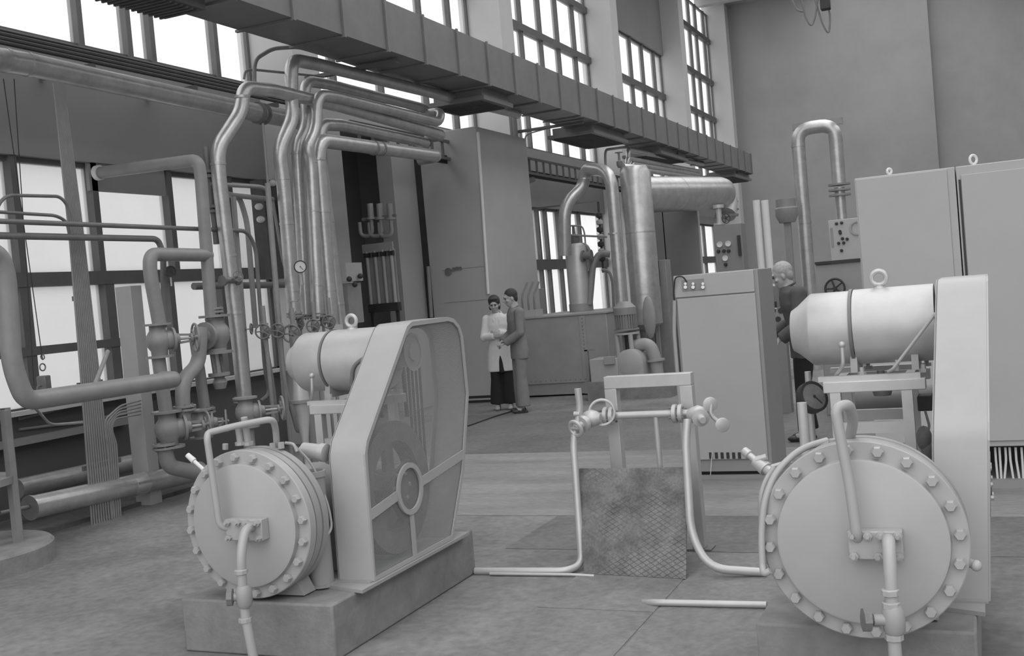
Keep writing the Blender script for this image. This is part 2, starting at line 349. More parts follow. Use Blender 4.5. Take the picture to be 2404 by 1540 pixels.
def compressor(dx, side):
    L = side == 'left'
    X = lambda v: v+dx
    ox = dx
    # ---- concrete plinth
    pl = MB().box(X(-3.72), X(-2.84)-(0 if L else .09), 4.14, 5.64, 0, .262)
    one('concrete_plinth', pl, 'conc', 'concrete plinth under the %s' % ('compressor with the open flywheel guard, left of centre' if L else 'big round bolted compressor head at the right'), 'plinth', bevel=.01)
    sp = MB().prism([V((X(-3.25), 4.45, .262)), V((X(-2.79)-(0 if L else .11), 4.33, .262)), V((X(-2.79)-(0 if L else .11), 5.5, .262)), V((X(-3.25), 5.55, .262))], (0, 0, .016))
    t = Thing('piston_compressor', 'piston compressor with round bolted cylinder head, %s' % ('standing left in front of the mesh guard' if L else 'largest one at the right edge'), 'compressor', (X(-3.28), 4.6, .262), 'piston compressors')
    t.part('base_plate', sp, 'paint2')
    hy = 0 if L else -.165
    c = V((X(-3.28), 4.145+hy, .632)); Y = V((0, 1, 0))
    head = t.part('cylinder_head', MB().lathe(c, Y, [(-.03, .286), (-.026, .294), (0, .298), (.002, .353), (.006, .357), (.05, .357), (.052, .34)], 72), 'paint')
    bolt_circle(t, head, c+Y*.004, -Y, .3265, 20, .021, .03, 'paint', .08)
    t.part('gasket', MB().lathe(c, Y, [(.05, .338), (.066, .338)], 64), 'dark')
    fl2 = t.part('cylinder_flange', MB().lathe(c, Y, [(.064, .33), (.065, .352), (.11, .352), (.111, .335), (.122, .335), (.123, .352), (.165, .352), (.19, .30)], 72), 'paint2')
    t.part('cylinder', MB().lathe(c, Y, [(.16, .29), (.2-hy, .28), (.22-hy, .19), (.62-hy, .19)], 48), 'paint2')
    t.part('crankcase', MB().box(X(-3.55), X(-3.06), 4.62, 5.52, .27, .66).box(X(-3.52), X(-3.1), 4.66, 5.48, .66, .70), 'paint2', bevel=.02)
    t.part('cylinder_foot', MB().prism([V((X(-3.5), 4.24, .27)), V((X(-3.06), 4.24, .27)), V((X(-3.14), 4.24, .42)), V((X(-3.42), 4.24, .42))], (0, .1, 0)), 'paint2')
    # lubricator pots and the silver filter beside the cylinder
    if L:
        p = V((X(-3.075), 4.42, 0)); q = V((p.x, p.y, A(757, 1105, y=4.42).z))
        t.part('lubricator_pot', MB().lathe(V((p.x, p.y, .27)), (0, 0, 1), [(0, .075), (.01, .075), (.012, .06), (q.z-.3, .06), (q.z-.298, .068), (q.z-.27, .068), (q.z-.27, .055), (q.z-.35, .05)], 24), 'paint2')
    p = V((X(-3.17), 4.5, .93)); q = p+V((.13, .0, -.02))
    if L: t.part('air_filter', MB().lathe(p, q-p, [(-.02, .012), (0, .014), (.001, .036), (.1, .04), (.104, .046), (.135, .046), (.138, .03)], 20), 'alu')
    # ---- bent pressure pipes over the cylinder head
    if L:
        yb = 4.03
        main = PATH([(604, 1240), (566, 1240), (568, 1400), (574, 1440), (592, 1560)], y=yb)
        main = [main[0]+V((0, .09, 0)), main[0], *main[1:]] if False else [A(604, 1238, y=4.11), A(576, 1238, y=4.0)] + PATH([(565, 1300), (570, 1395), (577, 1450), (600, 1570)], y=3.93)
        bl, br = A(545, 1240, y=4.11), A(630, 1238, y=4.11)
        up = [A(560, 1240, y=4.1), A(516, 1240, y=4.05), A(486, 1030, y=4.05), A(488, 1016, y=4.08)] + [A(560, 998, y=4.15), A(640, 983, y=4.25), A(647, 1005, y=4.3), A(650, 1050, y=4.33)]
        valve_c = A(573, 1400, y=3.93); wheel_c = A(540, 1402, y=3.90); col = [A(566, 1342, y=3.93), A(570, 1385, y=3.93), A(576, 1455, y=3.93)]
        tee = [(A(565, 1045, y=4.2), A(559, 1000, y=4.2)), (A(583, 1045, y=4.22), A(573, 980, y=4.2))]
    else:
        main = [A(2085, 1270, y=3.935), A(2086, 1266, y=3.805)] + PATH([(2091, 1360), (2094, 1430), (2099, 1500), (2104, 1570)], y=3.765)
        bl, br = A(1995, 1272, y=3.945), A(2122, 1274, y=3.945)
        up = [A(2016, 1268, y=3.945), A(2012, 1262, y=3.885), A(1993, 1130, y=3.885), A(1960, 958, y=3.895), A(1992, 948, y=3.935), A(2004, 985, y=4.035), A(1996, 1025, y=4.085)]
        valve_c = A(2098, 1455, y=3.765); wheel_c = A(2034, 1455, y=3.735); col = [A(2090, 1390, y=3.765), A(2092, 1420, y=3.765), A(2099, 1495, y=3.765)]
        tee = []
    k = t.part('outlet_manifold', MB().box(bl.x, br.x, 4.06+hy, 4.114+hy, (bl.z+br.z)/2-.05, (bl.z+br.z)/2+.05), 'paint', bevel=.004)
    zc = (bl.z+br.z)/2
    for i, (fx, s) in enumerate(((.1, 1), (.38, 1), (.62, 1), (.92, 1), (.1, -1), (.55, -1), (.92, -1))):
        t.part('nut', MB().lathe((bl.x+(br.x-bl.x)*fx, 4.06+hy, zc+s*.036), (0, -1, 0), [(0, .016), (.016, .016), (.0165, .009), (.03, .008)], 6), 'paint', k, smooth=30)
    main.append(V((main[-1].x, main[-1].y, 0.0))) if main[-1].z > .02 else None
    t.part('pressure_pipe', MB().tube(main, .022, .1, 14), 'paint')
    for p in col: t.part('pipe_union', MB().lathe(p-V((0, 0, .012)), (0, 0, 1), [(0, .026), (.003, .031), (.02, .031), (.024, .026)], 8), 'paint', smooth=30)
    t.part('lubricating_pipe', MB().tube(up, .016 if L else .019, .06, 12), 'paint')
    for p, q in tee: t.part('pipe_stub', MB().cyl(p, q, .016).lathe(p, (0, 0, 1), [(0, .026), (.016, .026)], 8), 'paint')
    vb = t.part('shut_off_valve', MB().lathe(valve_c-V((0, 0, .05)), (0, 0, 1), [(0, .026), (.015, .036), (.05, .038), (.085, .036), (.1, .026)], 16).cyl(valve_c, valve_c+(wheel_c-valve_c)*.75, .02, 12), 'paint2')
    t.part('valve_knob', MB().lathe(wheel_c, (valve_c-wheel_c), [(-.014, .03), (-.012, .04), (.012, .04), (.014, .03), (.02, .016), (.045, .014)], 8), 'iron', vb, smooth=20)
    # stub and thin pipes on the side
    if L:
        side_p = [A(690, 1045, y=4.4), A(735, 1090, y=4.45), A(772, 1190, y=4.42), A(780, 1240, y=4.4), A(765, 1262, y=4.33), A(735, 1275, y=4.26)]
        t.part('drain_pipe', MB().tube(side_p, .006, .08, 8).lathe(side_p[-1], V((-1, 0, 0)), [(-.03, .008), (-.028, .016), (.0, .018), (.01, .012)], 10), 'paint')
        p = A(440, 1068, y=4.3); q = A(462, 1088, y=4.3)
        t.part('indicator_cock', MB().lathe(p, q-p, [(0, .014), (.05, .016), (.052, .01), (.12, .01)], 10), 'white')
        t.part('stud', MB().cyl(A(529, 1055, y=4.22), A(529, 1042, y=4.22), .014, 8), 'paint')
        t.part('drain_elbow', MB().tube([A(670, 1040, y=4.36), A(690, 1042, y=4.36), A(697, 1060, y=4.36)], .008, .02), 'paint')
        for p in ((640, 1045), (660, 1043)): t.part('stud', MB().lathe(A(*p, y=4.3)-V((0, 0, .02)), (0, 0, 1), [(0, .016), (.03, .016)], 6), 'paint')
    else:
        h1 = [A(1942, 1034, y=4.155), A(1880, 1052, y=4.085), A(1822, 1105, y=4.015), A(1795, 1170, y=3.975), A(1787, 1250, y=3.955), A(1790, 1330, y=3.935), A(1793, 1348, y=3.915), A(1808, 1340, y=3.915)]
        t.part('hose', MB().tube(h1, .0125, .12, 10), 'paint')
        h2 = [A(1816, 1100, y=4.115), A(1798, 1128, y=4.035), A(1786, 1165, y=3.995), A(1788, 1250, y=3.985), A(1794, 1330, y=3.975), A(1795, 1346, y=3.965)]
        t.part('hose', MB().tube(h2, .011, .1, 10), 'paint2')
        q = A(1747, 1058, y=4.385); p = A(1792, 1096, y=4.335); s_ = A(1822, 1118, y=4.285)
        ic = t.part('indicator_cock', MB().lathe(q, p-q, [(0, .018), (.03, .02), (.034, .014), (.07, .014), (.072, .028), (.13, .03)], 12).tube([p, s_], .02), 'alu')
        t.part('cock_handle', MB().tube([A(1795, 1100, y=4.335), A(1838, 1088, y=4.335), A(1860, 1083, y=4.335)], .009).tube([A(1775, 1080, y=4.335), A(1800, 1072, y=4.335)], .013), 'alu', ic)
        p = A(2260, 1315, y=4.035); q = A(2292, 1328, y=4.015)
        t.part('drain_cock', MB().cyl(p, q, .016, 10).ball(q, .02), 'paint')
        t.part('stud', MB().lathe(A(1957, 1040, y=4.055), (0, 0, 1), [(-.03, .018), (.015, .018)], 8), 'paint')
    # ---- flywheel, hub, pulley and belts
    fc = V((X(-2.93), 4.9, .66))
    fw = t.part('flywheel', MB().lathe(fc, (1, 0, 0), [(-.05, .24), (-.05, .345), (.05, .345), (.05, .24), (-.05, .24)], 64, caps=False), 'iron')
    hub = MB().lathe(fc, (1, 0, 0), [(-.06, .05), (-.06, .095), (.07, .095), (.072, .06), (.08, .06), (.08, .02)], 32).cyl(fc, fc-V((.25, 0, 0)), .045)
    t.part('flywheel_hub', hub, 'iron', fw)
    for i in range(5):
        a = .3+i*2*math.pi/5; d = V((0, math.cos(a), math.sin(a)))
        t.part('spoke', MB().beam(fc+d*.08, fc+d*.26, .09, .03, up=(1, 0, 0)), 'iron', fw, bevel=.008)
    bolt_circle(t, fw, fc+V((.07, 0, 0)), (1, 0, 0), .072, 6, .012, .016, 'steel')
    pc = V((X(-2.93), 5.19, 1.345))
    R1, R2 = .345, .085
    pu = t.part('motor_pulley', MB().lathe(pc, (1, 0, 0), [(-.05, .05), (-.05, .1), (-.04, .08), (.04, .08), (.05, .105), (.055, .105), (.055, .085), (.045, .085), (.045, .05), (.06, .05), (.06, .02)], 40), 'paint')
    for i in range(4):
        xo = -.036+i*.024; D = pc-fc; ln = math.hypot(D.y, D.z); ang = math.atan2(D.z, D.y); be = math.acos((R1-R2)/ln)
        a0, a1 = ang+be, ang-be+2*math.pi
        pts = [fc+V((xo, R1*math.cos(a0+(a1-a0)*j/30), R1*math.sin(a0+(a1-a0)*j/30))) for j in range(31)]
        b0, b1 = ang-be, ang+be
        pts += [pc+V((xo, R2*math.cos(b0+(b1-b0)*j/14), R2*math.sin(b0+(b1-b0)*j/14))) for j in range(15)]
        t.part('drive_belt', MB().tube(pts, .008, n=6, closed=True), 'belt')
    # ---- sheet metal belt guard
    g = Thing('belt_guard', 'tall sheet metal belt guard %s' % ('with wire mesh side showing the flywheel, at the left machine' if L else 'seen edge on behind the round bolted head at the right'), 'guard', (X(-2.91), 4.9, .278), 'belt guards')
    poly = [(4.468, .28), (4.485, .90), (4.515, .965), (4.98, 1.455)] 
    poly += [(5.02, 1.493), (5.075, 1.513), (5.5, 1.515), (5.575, 1.50), (5.64, 1.455), (5.672, 1.39), (5.68, 1.05), (5.53, .62), (5.32, .28)]
    xg0, xg1 = X(-3.012), X(-2.812)
    P3 = [V((xg0, a, b)) for a, b in poly]
    SH = lambda mb: mb if L else shear(mb)
    g.part('guard_shell', SH(MB().strip(P3, (xg1-xg0, 0, 0), .006)), 'paint', smooth=25)
    P4 = [V((xg1-.001, a, b)) for a, b in poly]
    g.part('front_rim', SH(MB().strip(P4, (.008, 0, 0), .024)), 'paint', smooth=0)
    P5 = [V((xg0+.002, a, b)) for a, b in poly]
    g.part('rear_rim', SH(MB().strip(P5, (.006, 0, 0), .05)), 'paint2', smooth=0)
    g.part('mesh_panel', SH(MB().add([p-V((.004, 0, 0)) for p in P4], [tuple(range(len(P4)))])), 'wire', smooth=0)
    rc = V((xg1+.002, 4.895, .65))
    st_ = MB().ring(rc-V((.003, 0, 0)), (1, 0, 0), .108, .135, .012, 40)
    st_.beam(rc+V((0, -.13, -.01)), (xg1+.002, 4.49, .60), .008, .05, up=(0, 0, 1)).beam(rc+V((0, .13, .01)), (xg1+.002, 5.56, .72), .008, .05).beam(rc+V((0, 0, -.13)), (xg1+.002, 4.89, .29), .008, .036, up=(0, 1, 0))
    g.part('stiffening_ring', SH(st_), 'paint', smooth=25)
    g.part('foot_flange', SH(MB().box(xg0-.03, xg0+.2, 4.44, 4.5, .278, .286)), 'paint2')
    # ---- motor on its welded stand
    mt = Thing('electric_motor', 'cylindrical electric motor with lifting eye on the %s machine' % ('left' if L else 'right'), 'motor', (X(-3.3), 5.2, 1.12), 'electric motors')
    mc = V((X(-3.66), 5.2, 1.325))
    mt.part('motor_body', MB().lathe(mc, (1, 0, 0), [(0, .02), (0, .095), (.03, .115), (.085, .163), (.095, .168), (.28, .168)], 56), 'alu')
    mt.part('motor_cowl', MB().lathe(mc, (1, 0, 0), [(.27, .160), (.285, .160), (.286, .172), (.615 if L else .63, .172), (.63, .15)], 56), 'alu')
    mt.part('clamp_band', MB().ring(mc+V((.268, 0, 0)), (1, 0, 0), .166, .1755, .014, 56), 'dpipe')
    eye_bolt(mt, (mc.x+.40, 5.2, 1.325+.172), (0, 1, 0), .032, .011, 'alu')
    for xx in (.26, .52):
        mt.part('motor_foot', MB().prism([V((mc.x+xx, 5.08, 1.125)), V((mc.x+xx, 5.32, 1.125)), V((mc.x+xx, 5.3, 1.25)), V((mc.x+xx, 5.1, 1.25))], (.03, 0, 0)), 'paint')
        for yy in (5.06, 5.34): mt.part('foot_bolt', MB().lathe((mc.x+xx+.05, yy, 1.115), (0, 0, 1), [(0, .02), (.015, .02), (.016, .01), (.035, .01)], 6), 'paint')
    mt.part('adjusting_rod', MB().tube([V((mc.x+.2, 5.03, 1.12)), V((mc.x+.24, 4.99, 1.17)), V((mc.x+.24, 5.0, 1.26))], .009).ball((mc.x+.24, 5.0, 1.26), .016), 'steel')
    s = Thing('motor_stand', 'welded pale steel stand under the %s motor' % ('left' if L else 'right'), 'stand', (X(-3.3), 5.15, .7), 'motor stands')
    x0, x1 = (A(740, 932, y=4.98).x if L else A(1948, 886, y=4.98).x), X(-3.14); y0, y1 = 4.98, 5.40; zt = 1.075
    for yy in (y0, y1):
        s.part('top_rail', MB().beam((x0-.03, yy, zt), (x1+.06, yy, zt), .05, .05), 'alu', bevel=.004)
        s.part('slide_rail', MB().beam((x0-.05, yy+.01, zt+.036), (x1+.04, yy+.01, zt+.036), .04, .022), 'alu')
        s.part('cross_rail', MB().beam((x0, yy, .89), (x1, yy, .89), .03, .05), 'alu')
    if L: s.part('tension_bar', MB().tube([A(826, 908, y=4.96), A(828, 858, y=4.96), A(870, 832, y=4.98)], .012, .05), 'dpipe')
    for xx in (x0+.02, x1-.02):
        s.part('side_rail', MB().beam((xx, y0, zt), (xx, y1, zt), .04, .045), 'alu')
        for yy in (y0, y1): s.part('leg', MB().beam((xx, yy, .70), (xx, yy, zt-.02), .045, .045).box(xx-.04, xx+.04, yy-.04, yy+.04, .699, .71), 'alu')
    return t
compressor(0.0, 'left')
compressor(2.82, 'right')
# ================================================================== air duct under the roof
dt = Thing('air_duct', 'long grey sheet metal air duct hanging under the roof along the windows', 'duct', (-6.35, 18, 4.48))
dt.part('duct_body', MB().box(-6.66, -6.0, 4, 32.2, 4.48, 5.05), 'duct')
for i in range(31):
    yy = 4.4+i*.92
    dt.part('flange', MB().box(-6.685, -5.9995, yy, yy+.04, 4.455, 4.479).box(-5.999, -5.975, yy, yy+.04, 4.455, 5.062), 'duct', smooth=0)
def ob(px_, py_): return A(px_, py_, x=-6.5).y
for k_, (yy, l) in enumerate(((6.1, 1.8), (ob(1075, 196), .9), (ob(1345, 290), 1.9), (ob(1510, 335), 2.2), (ob(1690, 368), 2.2))):
    if k_ == 0: bx = dt.part('outlet_box', MB().box(-6.62, -6.16, yy, yy+l, 4.36, 4.48), 'ductdark')
    else: bx = dt.part('outlet_box', MB().box(-6.9, -6.15, yy, yy+l, 4.36, 4.48).box(-6.98, -6.1, yy-.06, yy+l+.06, 4.30, 4.36), 'duct')
    zg = 4.36 if k_ == 0 else 4.3
    gr = MB()
    for j in range(int(l/.07)): gr.box(-6.9 if k_ else -6.61, -6.18, yy+.03+j*.07, yy+.05+j*.07, zg-.02, zg+.002)
    dt.part('outlet_grille', gr, 'ductdark', bx)
for yy in (11.25, 17.7, 24.1, 30.6): dt.part('wall_bracket', MB().box(PX, -6.1, yy-.04, yy+.04, 4.41, 4.452), 'frame')
# cable ladder along the spandrels
lad = Thing('cable_ladder', 'dark cable ladder running along the wall below the upper windows', 'cable ladder', (-7.3, 15, 3.7))
for z in (3.98, 3.72): lad.part('rail', MB().box(-7.3, -7.26, 12, 36, z-.02, z+.02), 'dpipe')
for i in range(70): lad.part('rung', MB().box(-7.3, -7.27, 12.2+i*.34, 12.24+i*.34, 3.7, 4.0), 'dpipe', smooth=0)
for k in range(6): lad.part('cable', MB().tube([(-7.33-.012*(k % 2), 12, 3.68-.012+k*.022), (-7.33, 14, 3.66+k*.022), (-7.33, 36, 3.67+k*.022)], .011, n=6), 'dark')
tr = Thing('cable_tray', 'dark bundle of cables on a tray, highest run on the left wall', 'cable tray', (-7.3, 8, 4.0))
tr.part('tray_plate', MB().box(-7.36, -7.33, 5.2, 10.9, 4.05, 4.17), 'dpipe')
for k in range(7): tr.part('cable', MB().tube([(-7.3, 5, 4.04+k*.018), (-7.3, 8, 4.045+k*.018), (-7.3, 11, 4.04+k*.018)], .011, n=6), ('dark', 'dpipe')[k % 2])
for yy in (6.2, 7.6, 9.0, 10.4): tr.part('tray_bracket', MB().box(-7.885, -7.25, yy, yy+.05, 3.97, 4.02), 'dpipe')

# ================================================================== pipework along the left wall
def rm(rpx, pts): return rpx*(sum((p-EYEP).dot(FW) for p in pts)/len(pts))/FPX
def run(name, label, cat, pts, rpx, material, bend=None, n=14, group=None, rings=(), caps=None, r=None):
    """a pipe with its welded rings / flanges as parts"""
    r = r or rm(rpx, pts); base = min(pts, key=lambda p: p.z)
    mb = MB().tube(pts, r, bend if bend is not None else 3*r, n)
    if not rings: return one(name, mb, material, label, cat, group, origin=base), r
    t = Thing(name, label, cat, base, group); t.part('pipe', mb, material)
    for p, d, k, w_ , mm, nm in rings: t.part(nm, MB().lathe(V(p)-V(d).normalized()*w_/2, d, [(0, r*1.0), (0, r*k), (w_, r*k), (w_, r*1.0)], 24), mm)
    return t, r
XB = -6.6
def xp(pts, x=XB): return PATH(pts, x=x)
ZZ = V((0, 0, 1)); YY = V((0, 1, 0)); XX = V((1, 0, 0))
# big lagged header
hp = [A(-120, 128, x=-6.9)] + xp([(0, 140), (60, 150), (330, 208), (620, 268), (720, 288)], -7.2)
rr = rm(27, hp[1:4])
run('header_pipe', 'thickest lagged pipe, running along the left wall below the upper windows', 'pipe', hp, 27, 'silver', .2, 24,
    rings=[(A(605, 265, x=-7.2), YY, 1.22, .02, 'iron', 'flange'), (A(617, 268, x=-7.2), YY, 1.22, .02, 'iron', 'flange'), (A(64, 151, x=-7.2), YY, 1.05, .03, 'silver', 'lagging_band'), (A(14, 142, x=-7.2), YY, 1.05, .03, 'silver', 'lagging_band')], r=rr)
# lagged pipe in front, with an S bend
la = xp([(576, 955), (560, 800), (512, 400), (512, 345), (566, 262), (572, 205), (640, 212), (800, 250), (1040, 318)])
la += [la[-1]+V((-.25, 0, 0))]
def bands(pts, mat_='silver', k=1.06, w_=.025, nm='lagging_band'): return [(p, d, k, w_, mat_, nm) for p, d in pts]
run('lagged_pipe', 'lagged pipe with an S bend, leftmost of the lagged risers', 'pipe', la, 15.5, 'silver', .16, 18,
    rings=bands([(A(512, 385, x=XB), ZZ), (A(568, 228, x=XB), ZZ), (A(537, 600, x=XB), ZZ), (A(552, 735, x=XB), ZZ)]))
R = [
 ([(692, 748), (664, 420), (655, 350), (688, 275), (684, 215), (684, 140), (740, 150), (1215, 268)], 15, 'lagged pipe whose long top run is the highest of the pipe bank'),
 ([(718, 742), (697, 360), (700, 335), (718, 300), (716, 190), (770, 198), (1003, 256)], 12.5, 'lagged pipe of the bank with its top run ending second highest'),
 ([(748, 742), (731, 380), (722, 345), (742, 300), (745, 222), (790, 228), (1030, 287), (1036, 262)], 12.5, 'lagged pipe of the bank ending in an upward elbow at the third run'),
 ([(800, 760), (770, 520), (752, 360), (752, 292), (800, 294), (1000, 336)], 14, 'lagged pipe of the bank with a dark open end at its fifth run'),
 ([(778, 757), (747, 375), (752, 330), (800, 336), (1030, 367)], 16, 'lagged pipe with the lowest run of the bank, clamped by a double ring'),
]
for i, (pp, rp, lab) in enumerate(R):
    x_ = (XB-.02, XB-.16, XB+.10, XB-.12, XB+.06)[i]
    P_ = xp(pp, x_); P_.append(P_[-1]+V((-.3, 0, 0))) if i in (1, 2, 4) else None
    e = bands([(P_[0]+(P_[1]-P_[0])*.68, ZZ), (P_[0]+(P_[1]-P_[0])*.2, ZZ), (P_[1], ZZ)])
    if i == 4: e += [(A(876, 347, x=x_), YY, 1.12, .03, 'iron', 'clamp_ring'), (A(893, 349, x=x_), YY, 1.12, .03, 'iron', 'clamp_ring')]
    if i == 3: e += [(P_[-1], YY, .8, .03, 'dark', 'open_end')]
    run('lagged_pipe', lab, 'pipe', P_, rp, 'silver', .15, 18, rings=e, group='lagged pipes of the left bank')
# pipes of bare grey steel
q = A(466, 400, x=XB)
g1 = xp([(497, 752), (472, 420), (466, 375)]) ; g1.append(g1[-1]+V((-1.22, 0, .03)))
run('vent_pipe', 'grey riser with an elbow going out through the blanked window pane', 'pipe', g1, 14.5, 'pipe', .22, 18,
    rings=[(g1[-1], XX, 1.25, .05, 'white', 'end_collar')])
run('grey_pipe', 'grey pipe with a rounded elbow joining the vent riser from the left', 'pipe', xp([(376, 770), (352, 640), (352, 597), (490, 599)]), 16, 'pipe', .2, 18)
run('thin_pipe', 'dark pipe crossing the left windows, lowest of the four horizontal runs', 'pipe', xp([(-60, 552), (372, 561), (383, 600), (386, 760)], -6.75), 7.5, 'dpipe', .14)
run('thin_pipe', 'longest dark pipe crossing the left windows, bending down beside the lagged risers', 'pipe', xp([(-60, 517), (580, 542), (600, 580), (622, 870), (634, 925), (612, 942)], -6.7), 5, 'dpipe', .14)
run('thin_pipe', 'dark thin pipe ending in a curve at the conduit bundle, second from top', 'pipe', xp([(-60, 494), (132, 506), (157, 520), (165, 560)], -6.8), 4, 'dpipe', .1)
run('thin_pipe', 'topmost thin dark pipe crossing the left windows', 'pipe', xp([(-40, 560), (8, 458), (140, 461), (158, 480), (165, 520)], -6.8), 4, 'dpipe', .1)
la_ = xp([(-60, 575), (0, 600), (14, 650), (28, 860), (60, 942), (110, 935), (415, 890), ], -6.2); 
la_.append(la_[-1]+V((-.2, .06, 0)))
run('grey_pipe', 'thick grey pipe curving from the left edge into a long sloping run', 'pipe', la_, 23, 'pipe', .26, 20, r=rm(23, la_[3:6]))
run('grey_pipe', 'short S shaped grey pipe rising behind the end of the long sloping pipe', 'pipe', xp([(432, 1000), (428, 915), (436, 885), (466, 855), (472, 770)], -6.55), 17, 'pipe', .12, 16)
run('grey_pipe', 'grey vertical pipe dropping to the lower valves right of the S shaped one', 'pipe', xp([(488, 1010), (470, 880), (458, 800)], -6.7), 13, 'pipe', .12, 16)
run('grey_pipe', 'grey vertical pipe below the leftmost flanged valve', 'pipe', xp([(392, 985), (372, 840)], -6.6), 16, 'pipe')
run('grey_pipe', 'grey elbow under the lowest flanged valve', 'pipe', xp([(386, 1050), (395, 1095), (470, 1112)], -6.6), 18, 'pipe', .12, 16)
for (pp, rp, lab, x_) in [
    ([(617, 290), (630, 440)], 3, 'slim rod hanging from the header pipe flange', -6.75), ([(628, 430), (655, 760), (672, 985)], 6.5, 'slim grey riser passing in front of the pale window bar', -6.5),
    ([(548, 462), (572, 760), (585, 925)], 6, 'slim grey riser hard by the leftmost lagged riser', -6.75), ([(535, 456), (562, 462), (580, 520), (600, 770)], 6.5, 'slim grey pipe with a rounded shoulder', -6.85),
    ([(493, 432), (610, 438), (632, 446)], 5, 'short horizontal pipe bracing the risers, upper', -6.7), ([(540, 458), (640, 468)], 6, 'short horizontal pipe bracing the risers, lower', -6.8),
    ([(657, 770), (668, 900), (700, 1020), (706, 985), (700, 955)], 4.5, 'slim pipe hooking upward at its lower end', -6.45),
    ([(597, 200), (597, 140), (640, 114), (700, 110), (800, 140), (1090, 234)], 4.5, 'slim pipe arching over the top of the pipe bank', -6.75), ([(573, 185), (575, 168), (590, 163), (760, 180)], 3, 'slim stub pipe just above the leftmost elbow', -6.8),
    ([(640, 470), (665, 620), (700, 700), (708, 715)], 3.5, 'slim pipe behind the pressure gauge', -6.9), ([(615, 755), (640, 900), (650, 990)], 5, 'slim vertical pipe below the leftmost handwheel', -6.65)]:
    run('thin_pipe', lab, 'pipe', xp(pp, x_), rp, 'pipe', .12, 10)
p_ = A(578, 968, x=-6.3); one('grey_pipe', MB().cyl((p_.x, p_.y, 0), (p_.x, p_.y, p_.z-.1), .055, 18), 'pipe', 'upright grey pipe under the valve above the left cylinder head', 'pipe')
sp_ = Thing('strainer', 'conical strainer with a round cap hanging behind the left motor stand', 'strainer', A(712, 1040, x=-6.1))
p_ = A(708, 950, x=-6.1); q_ = A(700, 870, x=-6.1); e_ = A(716, 1045, x=-6.1)
sp_.part('cone', MB().lathe((p_.x, p_.y, 0), ZZ, [(0, .02), (e_.z, .03), (p_.z-.02, .075), (p_.z, .08), (p_.z+.06, .08), (q_.z, .05)], 24), 'alu')
sp_.part('flange', MB().lathe((p_.x, p_.y, p_.z+.02), ZZ, [(0, .11), (.03, .11)], 24), 'pipe')
f_ = A(687, 857, x=-6.2); sp_.part('round_cap', MB().lathe(f_, (.5, -.85, 0), [(-.12, .05), (0, .07), (.02, .07)], 24), 'pipe')
sp_.part('upper_body', MB().cyl((p_.x, p_.y, q_.z), A(692, 790, x=-6.1), .055, 18), 'iron')
# lagged pipes low on the floor
fl = xp([(72, 1192), (330, 1135), (470, 1106)], -6.95)
run('floor_pipe', 'lagged pipe low over the floor with a capped near end', 'pipe', fl, 25, 'silver', .3, 20, rings=[(fl[0], YY, 1.06, .02, 'silver', 'end_cap'), (A(322, 1137, x=-6.95), YY, 1.03, .16, 'chrome', 'bright_sleeve')])
run('drain_pipe', 'short thin pipe joining the capped end of the floor pipe', 'pipe', xp([(0, 1205), (66, 1190)], -6.95), 5, 'dpipe')
fl2 = xp([(40, 1148), (332, 1082)], -7.45)
run('floor_pipe', 'lagged pipe lying close under the window wall', 'pipe', fl2, 22, 'silver', .3, 20)
struct('trim_12', MB().box(WX, WX+.1, 5.1, A(290, 985, x=WX).y, .66, .72), 'spandrel')
struct('trim_13', MB().box(WX, -7.08, 4.5, 9.4, 0, .035), 'darkfloor')
# sill conduits turning down into the vertical bundle
cb = Thing('conduit_bundle', 'tall vertical bundle of grey conduits in front of the left windows', 'conduits', (-6.92, 6.9, 0))
NC = 10
for k in range(NC):
    f_ = (k/(NC-1)-.5)
    cb.part('conduit', MB().tube([A(137+f_*24, 195, x=-6.92), A(180+f_*33, 560, x=-6.92), A(211+f_*43, 880, x=-6.92), V((-6.92, A(240+f_*54, 1205, x=-6.92).y, .0))], .0085, 0, 8), 'pipe')
for k in range(5):
    cb.part('conduit', MB().tube([A(330, 940+k*8, x=-6.92), A(275-k*4+8, 952+k*8, x=-6.92), A(246+k*4, 985+k*6, x=-6.92), A(253+k*5, 1040, x=-6.92), V((-6.92, A(262+k*5, 1200, x=-6.92).y, 0))], .0085, .05, 8), 'pipe')
for (a_, b_) in ((700, 24), (900, 40), (1090, 62)):
    p = A(192 if a_ == 700 else 215 if a_ == 900 else 243, a_, x=-6.94); w2 = b_*8.9/FPX/1.0
    cb.part('strap', MB().box(-6.965, -6.95, p.y-w2, p.y+w2, p.z-.02, p.z+.02), 'dpipe')
for i, (y0_, y1_) in enumerate(((967, 928), (975, 938), (1000, 982))):
    one('thin_pipe', MB().tube([A(45, y0_+8, x=-7.885), A(205, y1_+6, x=-7.885), A(330, y1_-22, x=-7.885)], .014, n=8), 'pipe', ('upper', 'middle', 'lower')[i]+' slim pipe running along the sill behind the conduit bundle', 'pipe')
one('thin_pipe', MB().tube([A(78, 952, x=-6.9), A(118, 998, x=-7.2), A(200, 992, x=-7.3)], .012, .12, 8), 'steel', 'thin bright pipe drooping below the long sloping pipe', 'pipe')
one('thin_pipe', MB().tube([A(222, 905, x=-6.25), A(232, 880, x=-6.35), A(253, 825, x=-6.5)], .018, .1, 8), 'pipe', 'slanting stub pipe rising from the long sloping pipe', 'pipe')
# square post
pb, pt = A(344, 1112, x=-7.05), A(302, 672, x=-7.05)
one('square_post', MB().box(-7.14, -6.96, pb.y-.07, pb.y+.07, 0, pt.z), 'paint', 'pale square steel post standing behind the left valves', 'post', bevel=.004)
